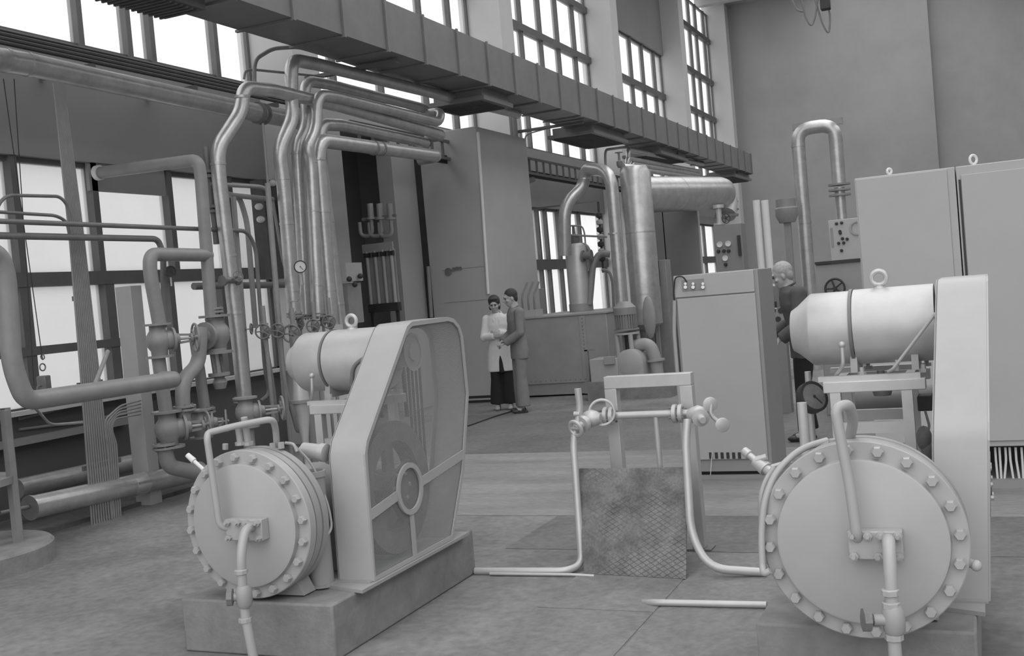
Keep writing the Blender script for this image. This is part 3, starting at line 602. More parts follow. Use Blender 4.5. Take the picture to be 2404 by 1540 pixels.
# vessel at the left edge on its round plinth
vb_ = A(-30, 1235, z=.16); vx, vy = -6.75, 5.35
one('round_plinth', MB().lathe((vx, vy, 0), ZZ, [(0, .62), (.13, .62), (.15, .6)], 48), 'conc', 'low round concrete plinth at the left edge', 'plinth')
vs = Thing('steel_vessel', 'steel vessel on angle legs cut by the left edge', 'vessel', (vx, vy, .15))
vs.part('shell', MB().lathe((vx, vy, .62), ZZ, [(-.12, .05), (0, .3), (.02, .3), (.9, .3), (.95, .2)], 40), 'dpipe')
for (ax_, ay_) in ((.3, .24), (.1, .42), (-.3, .1)):
    vs.part('leg', MB().beam((vx+ax_, vy+ay_, .15), (vx+ax_, vy+ay_, 1.1), .05, .05), 'pipe')
vs.part('support_ring', MB().ring((vx, vy, .58), ZZ, .28, .40, .05, 40), 'pipe')
vs.part('level_glass', MB().tube([(vx+.33, vy+.05, .7), (vx+.33, vy+.05, 1.5)], .012), 'chrome')

# valves
def gate_valve(label, c, line, stem, r, R=None, group='valves of the left pipework', wheel=True, yoke=1.0, material='iron'):
    c, line, stem = V(c), V(line).normalized(), V(stem).normalized()
    t = Thing('gate_valve', label, 'valve', c, group)
    b = t.part('valve_body', MB().lathe(c-line*2.2*r, line, [(0, r), (r*.9, r*1.05), (r*1.5, r*1.45), (r*2.2, r*1.6), (r*2.9, r*1.45), (r*3.5, r*1.05), (r*4.4, r)], 20).lathe(c, stem, [(0, r*1.3), (r*1.7, r*1.2), (r*1.75, r*.8)], 18), material)
    for s_ in (-2.2, 1.95): t.part('flange', MB().lathe(c+line*s_*r, line, [(0, r*1.1), (0, r*1.75), (r*.28, r*1.75), (r*.28, r*1.1)], 24), material)
    bo = t.part('bonnet', MB().lathe(c+stem*r*1.7, stem, [(0, r*1.55), (r*.3, r*1.55), (r*.32, r*.9), (r*.9, r*.7), (r*1.0, r*.5)], 20), material)
    u, v_ = basis(stem)
    ym = MB()
    for s_ in (1, -1): ym.beam(c+stem*r*2.3+v_*s_*r*.55, c+stem*r*(2.6+1.4*yoke)+v_*s_*r*.4, r*.3, r*.3, up=u)
    t.part('yoke', ym.lathe(c+stem*r*(2.5+1.4*yoke), stem, [(0, r*.6), (r*.3, r*.6)], 12), material)
    t.part('stem', MB().cyl(c+stem*r*1.9, c+stem*r*(3.6+1.4*yoke), r*.2, 10), 'steel')
    if wheel: hand_wheel(t, c+stem*r*(3.2+1.4*yoke), stem, R or r*2.0, material)
    return t
iw = 'dpipe'
gate_valve('flanged valve level with the transom on the left pipe, handwheel facing right', A(372, 800, x=-6.6), ZZ, (.55, .8, 0), .068, .12, yoke=1.1, material='pipe')
gate_valve('big valve under the vent riser, the one with an upright open yoke', A(507, 785, x=-6.6), ZZ, (0, -1, -.02), .082, .10, wheel=False, yoke=.05, material='pipe')
gate_valve('lowest flanged valve by the floor, handwheel turned to the compressor', A(395, 1008, x=-6.6), ZZ, (.6, .8, 0), .074, .11, yoke=1.0, material='pipe')
gate_valve('valve just right of the lowest one, handwheel seen at a slant', A(470, 995, x=-6.65), ZZ, (.8, .6, 0), .06, .10, yoke=.5, material='pipe')
gate_valve('valve standing above the left cylinder head, large slanted handwheel', A(578, 968, x=-6.3), ZZ, (.7, .7, 0), .064, .11, yoke=1.4, material='pipe')
# yoke valve hanging under the big valve
t = Thing('control_valve', 'control valve with open yoke below the big upright valve', 'valve', A(512, 900, x=-6.6))
p1, p2 = A(506, 826, x=-6.6), A(517, 905, x=-6.6)
t.part('upper_flange', MB().cyl(p1, p1+V((0, 0, .03)), .1, 20), 'pipe'); t.part('lower_flange', MB().cyl(p2+V((0, 0, .09)), p2+V((0, 0, .12)), .1, 20), 'pipe')
for s_ in (-1, 1): t.part('pillar', MB().cyl((p2.x, p2.y+s_*.06, p2.z+.1), (p1.x, p1.y+s_*.06, p1.z+.02), .018, 10), 'iron')
t.part('spindle', MB().cyl(p2, p1, .022, 10), 'steel'); t.part('valve_bonnet', MB().lathe(p2-V((0, 0, .03)), ZZ, [(0, .05), (.06, .07), (.12, .04)], 16), 'pipe')
for (px_, py_) in ((495, 745), (512, 743), (570, 945)):
    pass
for i, (px_, py_, x_, r_) in enumerate(((503, 735, -6.6, .085), (503, 752, -6.6, .085), (692, 745, -6.62, .085), (720, 748, -6.76, .075), (750, 745, -6.5, .075), (570, 945, -6.6, .09), (434, 965, -6.55, .1), (486, 970, -6.7, .08), (386, 1055, -6.6, .1))):
    labs = ('upper flange of the pair under the vent riser', 'lower flange of the pair under the vent riser', 'flange at the foot of the lagged riser nearest the gauge', 'flange at the foot of the second lagged riser of the bank', 'flange at the foot of the third lagged riser of the bank', 'flange at the foot of the leftmost lagged riser', 'flange on the S shaped pipe above the lower valves', 'flange on the pipe beside the S shaped one', 'flange under the lowest valve')
    p = A(px_, py_, x=x_); t = Thing('pipe_flange', labs[i], 'flange', p)
    for s_ in (0, .03): t.part('flange_disc', MB().lathe(p+V((0, 0, s_)), ZZ, [(0, r_*.9), (.002, r_), (.02, r_), (.022, r_*.9)], 24), 'pipe')
    for k in range(6):
        a = k*math.pi/3+.3; b = p+V((math.cos(a)*r_*.8, math.sin(a)*r_*.8, -.012)); t.part('bolt', MB().cyl(b, b+V((0, 0, .075)), .009, 6), 'iron')
wl_ = [(617, 778, 17), (652, 776, 16), (684, 783, 20), (735, 765, 15), (772, 755, 15), (700, 760, 13), (755, 752, 12), (590, 772, 12)]
wn = ['leftmost full handwheel of the valve row behind the left motor', 'second handwheel of the valve row, on the slim riser', 'largest handwheel of the valve row, close to the motor', 'handwheel right above the rounded end of the left motor', 'handwheel below the lowest run riser, rightmost of the row', 'small handwheel tucked behind the largest one', 'small handwheel between the two right ones of the row', 'small dark valve seen from the side at the left end of the row']
for i, (px_, py_, rp) in enumerate(wl_):
    c = A(px_, py_, x=(-6.45, -6.4, -6.3, -6.35, -6.3, -6.6, -6.5, -6.6)[i]); r_ = rm(rp, [c])
    t = Thing('stop_valve', wn[i], 'valve', c, 'handwheel valves of the riser row')
    sd = V((.45, -.9, 0)).normalized() if i != 7 else V((1, .4, 0)).normalized()
    hand_wheel(t, c, sd, r_, iw, r=r_*.13)
    t.part('stem', MB().cyl(c, c-sd*r_*1.6, r_*.13, 8), 'steel')
    bp = c-sd*r_*1.9; t.part('standpipe', MB().cyl((bp.x, bp.y, 0), (bp.x, bp.y, bp.z+.25), r_*.3, 10), 'pipe')
    t.part('valve_body', MB().lathe(c-sd*r_*1.9-V((0, 0, r_*1.1)), ZZ, [(0, r_*.5), (r_*.2, r_*.55), (r_*.25, r_*.4), (r_*.8, r_*.6), (r_*1.4, r_*.6), (r_*1.9, r_*.4), (r_*1.95, r_*.55), (r_*2.2, r_*.5)], 14).cyl(c-sd*r_*1.9, c-sd*r_*1.0, r_*.35, 12), 'iron')
# pressure gauge
def gauge(label, c, d, r, stem=.1, face='gauge', rim='dark'):
    c, d = V(c), V(d).normalized(); t = Thing('pressure_gauge', label, 'gauge', c)
    t.part('gauge_case', MB().lathe(c-d*.05, d, [(0, r*.9), (.01, r), (.05, r), (.05, r*.84), (.044, r*.84)], 28), rim)
    fc_ = t.part('dial', MB().lathe(c-d*.006, d, [(0, r*.84), (.002, r*.84)], 28), face)
    u, v_ = basis(d); t.part('needle', MB().beam(c+d*.001, c+d*.001+(v_*.5-u*.4)*r, .004, .002, up=d).cyl(c-d*.001, c+d*.003, r*.09, 8), 'dark', fc_)
    if stem: t.part('stem', MB().tube([c-V((0, 0, r))-d*.025, c-V((0, 0, r+stem))-d*.025], .008), 'steel')
    return t
gauge('round pressure gauge with dark rim between the lagged risers', A(705, 626, x=-6.35), (.62, -.78, 0), .065, .12)
one('siphon_pipe', MB().tube([A(705, 655, x=-6.38), A(706, 690, x=-6.38), A(700, 706, x=-6.42), A(680, 707, x=-6.6)], .006, .03), 'steel', 'thin siphon pipe curling below the round pressure gauge', 'pipe')
gauge('small black gauge on the thin pipe left of the vent riser', A(402, 637, x=-6.6), (.9, -.45, 0), .05, .08, 'dark')
for i, (px_, py_, lab) in enumerate(((501, 500, 'flange halfway up the lagged riser beside the vent riser'), (490, 418, 'dark flange near the top of the vent riser'))):
    p = A(px_, py_, x=-6.72); t = Thing('pipe_flange', lab, 'flange', p)
    for s_ in (0, .045): t.part('flange_disc', MB().lathe(p+V((0, 0, s_)), ZZ, [(0, .07), (.028, .07)], 20), 'dpipe')
    t.part('pipe_stub', MB().cyl(p-V((0, 0, .3)), p+V((0, 0, .3)), .03, 12), 'dpipe')
sm = Thing('stop_valve', 'small grey valve crossing the lagged riser just under the transom', 'valve', A(540, 658, x=-6.53)); p = A(540, 658, x=-6.53)
sm.part('valve_body', MB().lathe(p-V((0, .12, 0)), YY, [(0, .05), (.03, .05), (.04, .03), (.2, .03), (.21, .05), (.24, .05)], 16), 'dpipe'); hand_wheel(sm, p+V((.1, 0, .03)), (1, -.4, .2), .05, 'dpipe'); sm.part('stem', MB().cyl(p, p+V((.1, 0, .03)), .012, 8), 'iron')
run('steel_beam', 'dark horizontal beam carrying the risers in front of the transom', 'beam', [A(455, 672, x=-6.95), A(690, 668, x=-6.95)], 8, 'dpipe')
# blanked pane with soot, dark relay box, hoist
one('blanking_panel', MB().box(WX-.07, WX-.03, A(215, 420, x=WX).y, A(392, 420, x=WX).y, A(300, 452, x=WX).z, A(300, 380, x=WX).z), 'spandrel', 'grey panel closing the window pane where the vent pipe leaves', 'panel')
pz_ = [A(612, 500, x=-7.8), A(655, 650, x=-7.8)]
rb = Thing('relay_box', 'tall dark box against the window behind the lagged risers', 'box', (-7.75, (pz_[0].y+pz_[1].y)/2, pz_[1].z))
rb.part('case', MB().box(-7.88, -7.7, pz_[0].y-.05, pz_[1].y+.1, A(640, 655, x=-7.8).z, A(620, 425, x=-7.8).z), 'ductdark')
for (a_, b_) in ((608, 485), (612, 515), (640, 430)): rb.part('insulator', MB().ball(A(a_, b_, x=-7.68), .05, 12, (1, 1, .8)), 'white')
rb.part('fuse_block', MB().box(-7.7, -7.66, pz_[0].y, pz_[1].y, A(630, 500, x=-7.7).z, A(630, 470, x=-7.7).z), 'dark')
hk = Thing('chain_hoist', 'small chain hoist hanging on two thin cables at the left window', 'hoist', A(105, 905, x=-7.3))
for (a_, b_) in (((8, 185), (100, 845)), ((33, 185), (80, 905))): hk.part('cable', MB().tube([A(*a_, x=-7.35), A(*b_, x=-7.35)], .004, n=6), 'dark')
hk.part('chain_link', MB().torus(A(100, 862, x=-7.35), (1, 0, 0), .03, .006, 16, 6).torus(A(100, 838, x=-7.35), (0, 1, 0), .02, .006, 16, 6), 'iron')
hk.part('hoist_block', MB().box(-7.4, -7.3, A(95, 890, x=-7.35).y, A(110, 890, x=-7.35).y, A(104, 915, x=-7.35).z, A(100, 882, x=-7.35).z), 'iron', bevel=.01)
hk.part('hook', MB().torus(A(94, 914, x=-7.35), (1, 0, 0), .03, .009, 16, 6), 'iron')
# ================================================================== cold box, alcove and what stands by the piers
bx = Thing('insulated_cabinet', 'tall pale insulated cabinet with a gauge, standing by the second pier', 'cabinet', (-7.3, 15.7, 0))
BX0, BX1, BY0, BY1 = -7.79, -6.80, 14.8, 16.75
bx.part('cabinet_body', MB().box(BX0, BX1, BY0, BY1, .1, 4.15), 'wall', bevel=.01)
bx.part('base_channel', MB().box(BX0+.02, BX1+.02, BY0-.02, BY1, 0, .035).box(BX0+.02, BX1+.02, BY0-.01, BY1, .035, .06).box(BX0+.03, BX1-.03, BY0+.02, BY1, .06, .1), 'dark')
bx.part('base_strip', MB().box(BX0+.02, BX1+.025, BY0-.03, BY1, .04, .062), 'alu')
for z in (1.55, 2.05): bx.part('seam', MB().box(BX0+.2, BX1-.02, BY0-.004, BY0, z, z+.006), 'pipe')
for (px_, py_, r_) in ((1053, 638, .06), (1066, 632, .03), (1074, 630, .028), (1081, 630, .028)):
    g = A(px_, py_, y=BY0); bx.part('dial', MB().lathe(g, (0, -1, 0), [(0, r_), (.02, r_), (.02, r_*.75), (.012, r_*.75), (.0125, .002)], 20), 'iron')
bx.part('corner_angle', MB().tube([A(1122, 310, y=BY0-.02), A(1146, 690, y=BY0-.02)], .022), 'white')
bx.part('edge_seal', MB().box(-7.9, BX0-.005, BY0+.01, BY0+.06, .1, 4.0), 'dark')
bx.part('side_pipe', MB().tube([A(1005, 625, y=BY0-.04), A(1013, 745, y=BY0-.04)], .03), 'pipe')
one('rain_pipe', MB().tube([(-7.3, 17.5, 4.9), (-7.3, 17.5, 3.7), (-7.24, 17.7, 3.55), (-7.24, 18.0, 3.6)], .05, .15), 'dpipe', 'dark pipe hooking round the second pier below the duct', 'pipe')
one('conduit', MB().tube([A(1219, 260, x=-7.3), A(1232, 430, x=-7.3)], .02), 'white', 'white conduit running down the corner of the second pier', 'conduit')
p = A(1222, 262, x=-7.2); q = A(1314, 294, x=-6.9)
one('thin_pipe', MB().tube([p, q, q+V((-.5, .1, -.03)), q+V((-.75, .1, -.06)), q+V((-.75, .1, -.9))], .014, .12, 8), 'dpipe', 'thin dark bracket pipe reaching out from the second pier under the duct', 'pipe')
for k, (px_, zt) in enumerate(((1150, 4.0), (1185, 3.9))):
    one('conduit', MB().tube([A(px_, 690, y=17.41), V((A(px_, 690, y=17.41).x, 17.41, 4.3))], .018, n=8), 'pipe', ('left', 'right')[k]+' slim conduit running up the dark side of the second pier', 'conduit')
one('junction_box', MB().box(-7.36, -7.22, 17.75, 18.05, 1.25, 1.65), 'pipe', 'grey junction box low on the second pier beside the window', 'box', bevel=.006)
# alcove fittings
AY = 13.35
fr_ = Thing('tube_panel', 'rack of four upright metering tubes in the wall alcove', 'panel', A(890, 735, y=AY))
a0, a1 = A(851, 575, y=AY), A(922, 573, y=AY); b0 = A(866, 715, y=AY)
fr_.part('header', MB().box(a0.x, a1.x, AY-.02, AY+.02, A(855, 595, y=AY).z, a0.z), 'paint2')
fr_.part('back_plate', MB().box(a0.x+.02, a1.x, AY+.03, AY+.05, b0.z, a0.z-.1), 'paint2')
for k in range(4):
    xx = a0.x+.06+k*(a1.x-a0.x-.1)/3
    fr_.part('metering_tube', MB().cyl((xx, AY, b0.z), (xx, AY, a0.z-.1), .026, 12), 'paint')
    fr_.part('tube_clamp', MB().box(xx-.04, xx+.04, AY-.03, AY+.03, a0.z-.19, a0.z-.13), 'dark')
fr_.part('foot_bar', MB().box(a0.x+.03, a1.x+.02, AY-.05, AY+.05, b0.z-.12, b0.z), 'dark')
for xx in (a0.x+.05, a1.x-.03): fr_.part('leg', MB().box(xx-.02, xx+.02, AY, AY+.04, 0, b0.z-.1), 'dark')
for i, px_ in enumerate((868, 890, 914)):
    p = A(px_, 478, y=AY+.3); t = Thing('bushing', ('left', 'middle', 'right')[i]+' pale bushing hanging at the back of the wall alcove', 'bushing', p, 'bushings in the alcove')
    t.part('upper_cylinder', MB().cyl(p, p-V((0, 0, .2)), .045, 14), 'paint'); t.part('collar', MB().cyl(p-V((0, 0, .2)), p-V((0, 0, .23)), .075, 14), 'paint')
    t.part('loop_pipe', MB().tube([p-V((0, 0, .23)), p-V((0, 0, .46)), p-V((.2, 0, .46)), p-V((.2, 0, .25))], .028, .1), 'paint')
one('support_bar', MB().box(A(850, 505, y=AY+.3).x, A(930, 505, y=AY+.3).x, AY+.28, AY+.32, A(880, 512, y=AY+.3).z-.02, A(880, 512, y=AY+.3).z+.02), 'pipe', 'grey bar carrying the bushings across the alcove', 'bar')
ib = Thing('instrument_box', 'pale instrument box with small dark knobs on the pier left of the alcove', 'box', A(815, 660, x=-7.3))
c0, c1 = A(798, 618, x=-7.34), A(840, 660, x=-7.34)
ib.part('box_body', MB().box(-7.36, -7.26, c0.y, c1.y, c1.z, c0.z), 'paint'); 
for (a_, b_) in ((846, 648), (833, 668), (820, 655)): ib.part('knob', MB().ball(A(a_, b_, x=-7.22), .035, 10), 'dark')
ib.part('lower_panel', MB().box(-7.36, -7.3, c0.y+.05, c1.y, A(820, 760, x=-7.3).z, c1.z-.02), 'pipe')

# ================================================================== machines in the middle distance
TY = 15.2
tk = Thing('steel_tank', 'long riveted rectangular steel tank behind the two standing people', 'tank', (-5.8, 16, 0))
tk.part('tank_body', MB().box(-6.62, -5.14, TY, 17.2, .02, 1.2), 'paint2', bevel=.01)
tk.part('lid_flange', MB().box(-6.64, -5.12, TY-.02, 17.22, 1.2, 1.225), 'paint2'); tk.part('bottom_flange', MB().box(-6.64, -5.4, TY-.02, TY, .2, .23), 'paint2')
fx_ = A(1368, 850, y=TY).x
tk.part('corner_flange', MB().box(fx_, fx_+.1, TY-.015, TY, .02, 1.19), 'paint2')
for k in range(20): tk.part('rivet', MB().ball((fx_+.05, TY-.016, .1+k*.055), .009, 6), 'iron')
for k in range(14): tk.part('rivet', MB().ball((-6.5+k*.08, TY-.02, .24), .009, 6), 'iron')
cbx = Thing('control_box', 'small box with hoses on the left end of the riveted tank', 'box', (-6.5, 15.4, 1.225))
cbx.part('box', MB().box(-6.6, -6.3, 15.3, 15.6, 1.226, 1.33), 'paint')
for k in range(3): cbx.part('hose', MB().tube([(-6.55+k*.1, 15.4, 1.33), (-6.55+k*.1, 15.4, 1.55), (-6.65+k*.1, 15.9, 1.75)], .016, .1, 8), 'dpipe')
# pump with upright motor
PYp = 14.75
pm = Thing('upright_pump', 'pump with an upright ribbed electric motor in front of the tank', 'pump', (A(1480, 860, y=PYp).x, PYp, .15))
def pp(a_, b_): return A(a_, b_, y=PYp)
one('concrete_plinth', MB().box(pp(1397, 900).x, pp(1592, 900).x, PYp-.35, PYp+.25, 0, pp(1480, 888).z), 'conc', 'low concrete plinth under the upright pump', 'plinth')
mx_ = pp(1465, 740).x; mr = abs(pp(1491, 750).x-pp(1440, 750).x)/2
z0, z1, z2 = pp(1468, 775).z, pp(1468, 735).z, pp(1462, 708).z
mm_ = pm.part('motor', MB().lathe((mx_+.02, PYp, z0), ZZ, [(0, mr*1.12), (.02, mr*1.12), (.02, mr*.85), (z1-z0, mr*.85)], 32), 'pipe')
for k in range(26):
    a = k*2*math.pi/26; d = V((math.cos(a), math.sin(a), 0)); c = V((mx_+.02, PYp, 0))
    pm.part('cooling_rib', MB().beam(c+d*mr*.88+V((0, 0, z0+.03)), c+d*mr*.88+V((0, 0, z1)), .012, .035, up=d), 'pipe', mm_, smooth=0)
pm.part('fan_cowl', MB().lathe((mx_+.015, PYp, z1-.02), ZZ, [(0, mr*1.02), (.1, mr*1.02), (z2-z1-.03, mr*.8), (z2-z1+.02, mr*.5)], 32), 'pipe', mm_)
lz = pp(1470, 828).z
pm.part('lantern_ring', MB().lathe((mx_+.02, PYp, z0-.06), ZZ, [(0, mr*1.12), (.03, mr*1.12)], 28), 'paint')
for k in range(4):
    a = k*math.pi/2+.6; d = V((math.cos(a), math.sin(a), 0))*mr*.95; pm.part('lantern_pillar', MB().cyl(V((mx_+.03, PYp, lz-.06))+d, V((mx_+.02, PYp, z0-.05))+d, .035, 10), 'paint')
pm.part('coupling', MB().lathe((mx_+.03, PYp, lz-.03), ZZ, [(0, .09), (.06, .09), (.07, .05), (z0-lz, .05)], 16), 'dark')
zc_ = pp(1485, 850).z; xc_ = pp(1490, 850).x
pm.part('pump_casing', MB().lathe((xc_, PYp-.28, zc_), (0, 1, 0), [(0, .16), (.02, .2), (.42, .2), (.44, .16)], 36).box(xc_-.2, xc_+.2, PYp-.27, PYp+.15, pp(1480, 886).z, zc_), 'paint')
pm.part('oil_tank', MB().box(pp(1400, 850).x, xc_-.16, PYp-.3, PYp+.15, pp(1430, 892).z, pp(1430, 838).z), 'paint', bevel=.01)
pm.part('gear_box', MB().box(pp(1437, 850).x, pp(1460, 850).x, PYp-.36, PYp-.29, pp(1450, 850).z, pp(1450, 832).z), 'paint2', bevel=.004)
e_ = [pp(1490, 812), pp(1525, 806), pp(1538, 840), pp(1545, 888)]
pm.part('outlet_pipe', MB().tube(e_, .09, .25, 16), 'paint2'); 
e2 = pp(1539, 843); pm.part('flange', MB().lathe(e2, e_[3]-e_[2], [(0, .13), (.03, .13)], 20), 'paint2')
one('pipe_stand', MB().box(pp(1382, 850).x-.02, pp(1382, 850).x+.03, PYp-.1, PYp-.04, .02, pp(1382, 820).z).box(pp(1382, 850).x-.02, pp(1400, 825).x, PYp-.1, PYp-.06, pp(1385, 818).z-.03, pp(1385, 818).z), 'pipe', 'slim angle iron stand left of the upright pump', 'stand')
# thick columns, vessel and elbows
D1 = 16.8
cA = [A(1482, 392, d=D1), A(1528, 760, d=D1)]
r1 = 36*D1/FPX
tc_ = Thing('lagged_column', 'thickest upright lagged column rising behind the upright pump', 'column', (cA[0].x, cA[0].y, 1.0))
cx_, cyy = (cA[0].x+cA[1].x)/2, (cA[0].y+cA[1].y)/2
zt_, zb_ = cA[0].z, cA[1].z
tc_.part('column', MB().lathe((cx_, cyy, zb_), ZZ, [(-.12, .08), (-.05, r1*.7), (0, r1), (zt_-zb_-.1, r1), (zt_-zb_, r1*.75)], 40), 'silver')
for (a_, b_) in ((1497, 548), (1515, 692)): tc_.part('lagging_band', MB().lathe((cx_, cyy, A(a_, b_, d=D1).z), ZZ, [(0, r1*1.01), (.02, r1*1.01)], 40), 'silver')
tc_.part('end_shield', MB().ball(A(1524, 745, d=D1-.3), .1, 20, (1.0, .35, 3.3)), 'paint2')
for k in range(3): tc_.part('leg', MB().box(cx_+(-.15, .15, 0)[k]-.03, cx_+(-.15, .15, 0)[k]+.03, cyy-.03+(0, 0, .2)[k], cyy+.03+(0, 0, .2)[k], 0, zb_), 'pipe')
cB = [A(1432, 415, d=D1-.2), A(1462, 705, d=D1-.2)]
r2 = 15*D1/FPX
up_ = [V(((cB[0].x+cB[1].x)/2, (cB[0].y+cB[1].y)/2, 1.228)), V(((cB[0].x+cB[1].x)/2, (cB[0].y+cB[1].y)/2, cB[0].z+.07))]
ztop = cB[0].z+.08
P_ = [up_[0], V((up_[0].x, up_[0].y, ztop)), A(1375, 395, d=D1+.4), A(1368, 442, d=D1+.5), A(1325, 482, d=D1+.3), A(1327, 600, d=D1+.4)]
run('lagged_pipe', 'lagged pipe beside the thickest column with an elbow to the left at its top', 'pipe', P_, 14, 'silver', .3, 18,
    rings=bands([(A(1372, 420, d=D1+.45), ZZ), (A(1443, 548, d=D1-.2), ZZ), (A(1345, 465, d=D1+.4), A(1368, 442, d=D1+.5)-A(1325, 482, d=D1+.3))]), r=15*D1/FPX)
va, vb2 = A(1500, 457, d=17.0), A(1690, 455, d=18.9)
vb2.z = va.z+.05; rv = 43*17/FPX; dv = (vb2-va)
hv = Thing('horizontal_vessel', 'large horizontal lagged vessel joined to the thickest column', 'vessel', (va+vb2)/2)
hv.part('shell', MB().lathe(va, dv, [(-.1, rv*.9), (0, rv), (dv.length*.98, rv), (dv.length+.08, rv*.93), (dv.length+.2, rv*.6), (dv.length+.25, .02)], 40), 'silver')
hv.part('lagging_band', MB().lathe(va+dv*.42, dv, [(0, rv*1.01), (.03, rv*1.01)], 40), 'silver')
ep = vb2+dv.normalized()*.05
ep2 = A(1697, 505, d=18.9)
hv.part('outlet_elbow', MB().tube([ep, ep+dv.normalized()*.22-V((0, 0, .1)), V((ep2.x+.05, ep2.y, ep2.z))], rv*.62, .3, 20), 'alu'); hv.part('flange', MB().lathe(ep2-V((-.05, 0, .04)), ZZ, [(0, .22), (.04, .22)], 24), 'iron')
hv.part('top_stub', MB().tube([A(1462, 398, d=16.9), A(1500, 402, d=17.0)], .1, n=14), 'silver')
# distant repeat of the pipe bank under the duct
for i, (a_, b_, c_, d_) in enumerate(((1480, 372, 1640, 402), (1490, 385, 1640, 410), (1505, 398, 1640, 418), (1482, 352, 1650, 385))):
    o_ = run('lagged_pipe', ('second', 'third', 'lowest', 'topmost')[i]+' pipe of the distant lagged pipes above the horizontal vessel', 'pipe', [V((0, 0, 0))]*0+[A(a_-6, b_+30, x=-6.3), A(a_-8, b_, x=-6.3), A(c_, d_, x=-6.3)], 5.5, 'silver', .3, 12, group='distant lagged pipes')
one('thin_pipe', MB().tube([A(1422, 395, x=-6.4), A(1420, 352, x=-6.4), A(1470, 345, x=-6.4), A(1600, 375, x=-6.4)], .025, .3), 'pipe', 'thin pipe arching over beside the distant lagged pipes', 'pipe')
sv = Thing('stop_valve', 'small valve with a dark spindle on top of the elbow by the thickest column', 'valve', A(1455, 388, d=17))
p = A(1455, 388, d=17); sv.part('valve_body', MB().lathe(p, ZZ, [(-.04, .03), (0, .05), (.06, .05), (.08, .02), (.2, .018)], 12), 'dpipe'); hand_wheel(sv, p+V((0, 0, .2)), ZZ, .06, 'dpipe')
# slim tank and light column left of the thick ones
p0, p1 = A(1352, 572, d=17.6), A(1368, 716, d=17.6); rc_ = 27*17.6/FPX
st2 = Thing('upright_vessel', 'slim upright vessel with a valve on top behind the riveted tank', 'vessel', (p0.x, p0.y, 1.2))
st2.part('shell', MB().lathe((p0.x, p0.y, p1.z-.1), ZZ, [(0, rc_), (p0.z-p1.z+.05, rc_), (p0.z-p1.z+.1, rc_*.8)], 32), 'alu')
st2.part('valve', MB().lathe((p0.x-.02, p0.y, p0.z), ZZ, [(0, .06), (.05, .09), (.12, .09), (.16, .03), (.3, .02)], 14), 'iron')
st2.part('skirt', MB().lathe((p0.x, p0.y, 1.227), ZZ, [(0, rc_*1.05), (max(.05, p1.z-1.2), rc_*1.05)], 32), 'paint2')
s0 = A(1358, 572, d=17.5)
for i, (pp_, rp, lab) in enumerate((([(1345, 575), (1375, 573), (1385, 590), (1388, 612)], 4, 'dark pipe bending down from the slim upright vessel'), ([(1384, 715), (1392, 620), (1408, 594), (1432, 597)], 8, 'grey bent pipe right of the slim upright vessel'), ([(1340, 552), (1425, 556)], 2.5, 'thin horizontal rod above the slim upright vessel'), ([(1340, 530), (1366, 530), (1372, 545), (1376, 590)], 2, 'thinnest bent tube above the slim upright vessel'), ([(1412, 633), (1430, 636), (1438, 660), (1441, 724)], 3.5, 'dark bent pipe just left of the thinner column'))):
    run('thin_pipe', lab, 'pipe', PATH(pp_, d=17.5), rp, 'pipe', .12, 10)
vv = Thing('gate_valve', 'round flanged valve on the pipe right of the slim upright vessel', 'valve', A(1378, 600, d=17.4)); p = A(1378, 600, d=17.4)
vv.part('valve_body', MB().lathe(p-V((.08, 0, 0)), XX, [(0, .09), (.03, .09), (.03, .06), (.13, .06), (.13, .09), (.16, .09)], 20), 'iron')
vv.part('stem', MB().cyl(p-V((0, 0, .05)), p-V((0, 0, .25)), .02, 8), 'iron')
ins = Thing('insulator_string', 'dark and pale insulator string hanging by the window behind the columns', 'insulator', A(1410, 590, d=19))
for k in range(7):
    q = A(1406+k*1.2, 505+k*17, d=19); ins.part('insulator_disc', MB().lathe(q, ZZ, [(-.05, .03), (-.03, .06), (.03, .06), (.05, .03)], 12), ('dark', 'paint')[k % 2])
q = A(1404, 470, d=19); ins.part('wall_arm', MB().box(-7.9, q.x+.02, q.y-.02, q.y+.02, q.z-.03, q.z), 'dpipe')
ins.part('rod', MB().cyl(A(1404, 470, d=19), A(1416, 640, d=19), .02, 8), 'dark')
# gauge board on the grey cabinet, dark backdrop boxes
gy = 16.0
gb = Thing('gauge_board', 'dark grey instrument board with three round gauges behind the middle cabinet', 'board', A(1710, 640, y=gy))
g0, g1 = A(1674, 530, y=gy), A(1748, 640, y=gy)
gb.part('board', MB().box(g0.x, g1.x, gy, gy+.35, 0.0, g0.z), 'brd', bevel=.006)
for (a_, b_) in ((1690, 574), (1710, 572), (1703, 606)):
    q = A(a_, b_, y=gy-.002); gb.part('dial', MB().lathe(q, (0, -1, 0), [(0, .042), (.03, .042), (.03, .034), (.02, .034)], 20), 'white')
for (a_, b_) in ((1687, 590), (1700, 589), (1711, 589), (1704, 621)): gb.part('knob', MB().lathe(A(a_, b_, y=gy), (0, -1, 0), [(0, .026), (.03, .026), (.04, .018)], 12), 'dark')
gb.part('side_switch', MB().box(g1.x-.06, g1.x-.02, gy-.05, gy, A(1740, 600, y=gy).z, A(1740, 552, y=gy).z), 'dark')
vs_ = Thing('valve_stack', 'pale flange and valve on top of the gauge board', 'valve', A(1690, 525, y=gy))
q = A(1690, 528, y=gy+.1); vs_.part('valve_body', MB().lathe(q, ZZ, [(0, .09), (.03, .09), (.03, .04), (.25, .04), (.25, .08), (.3, .08)], 18), 'alu'); hand_wheel(vs_, q+V((.12, -.1, .08)), (1, -1, 0), .07, 'dark')
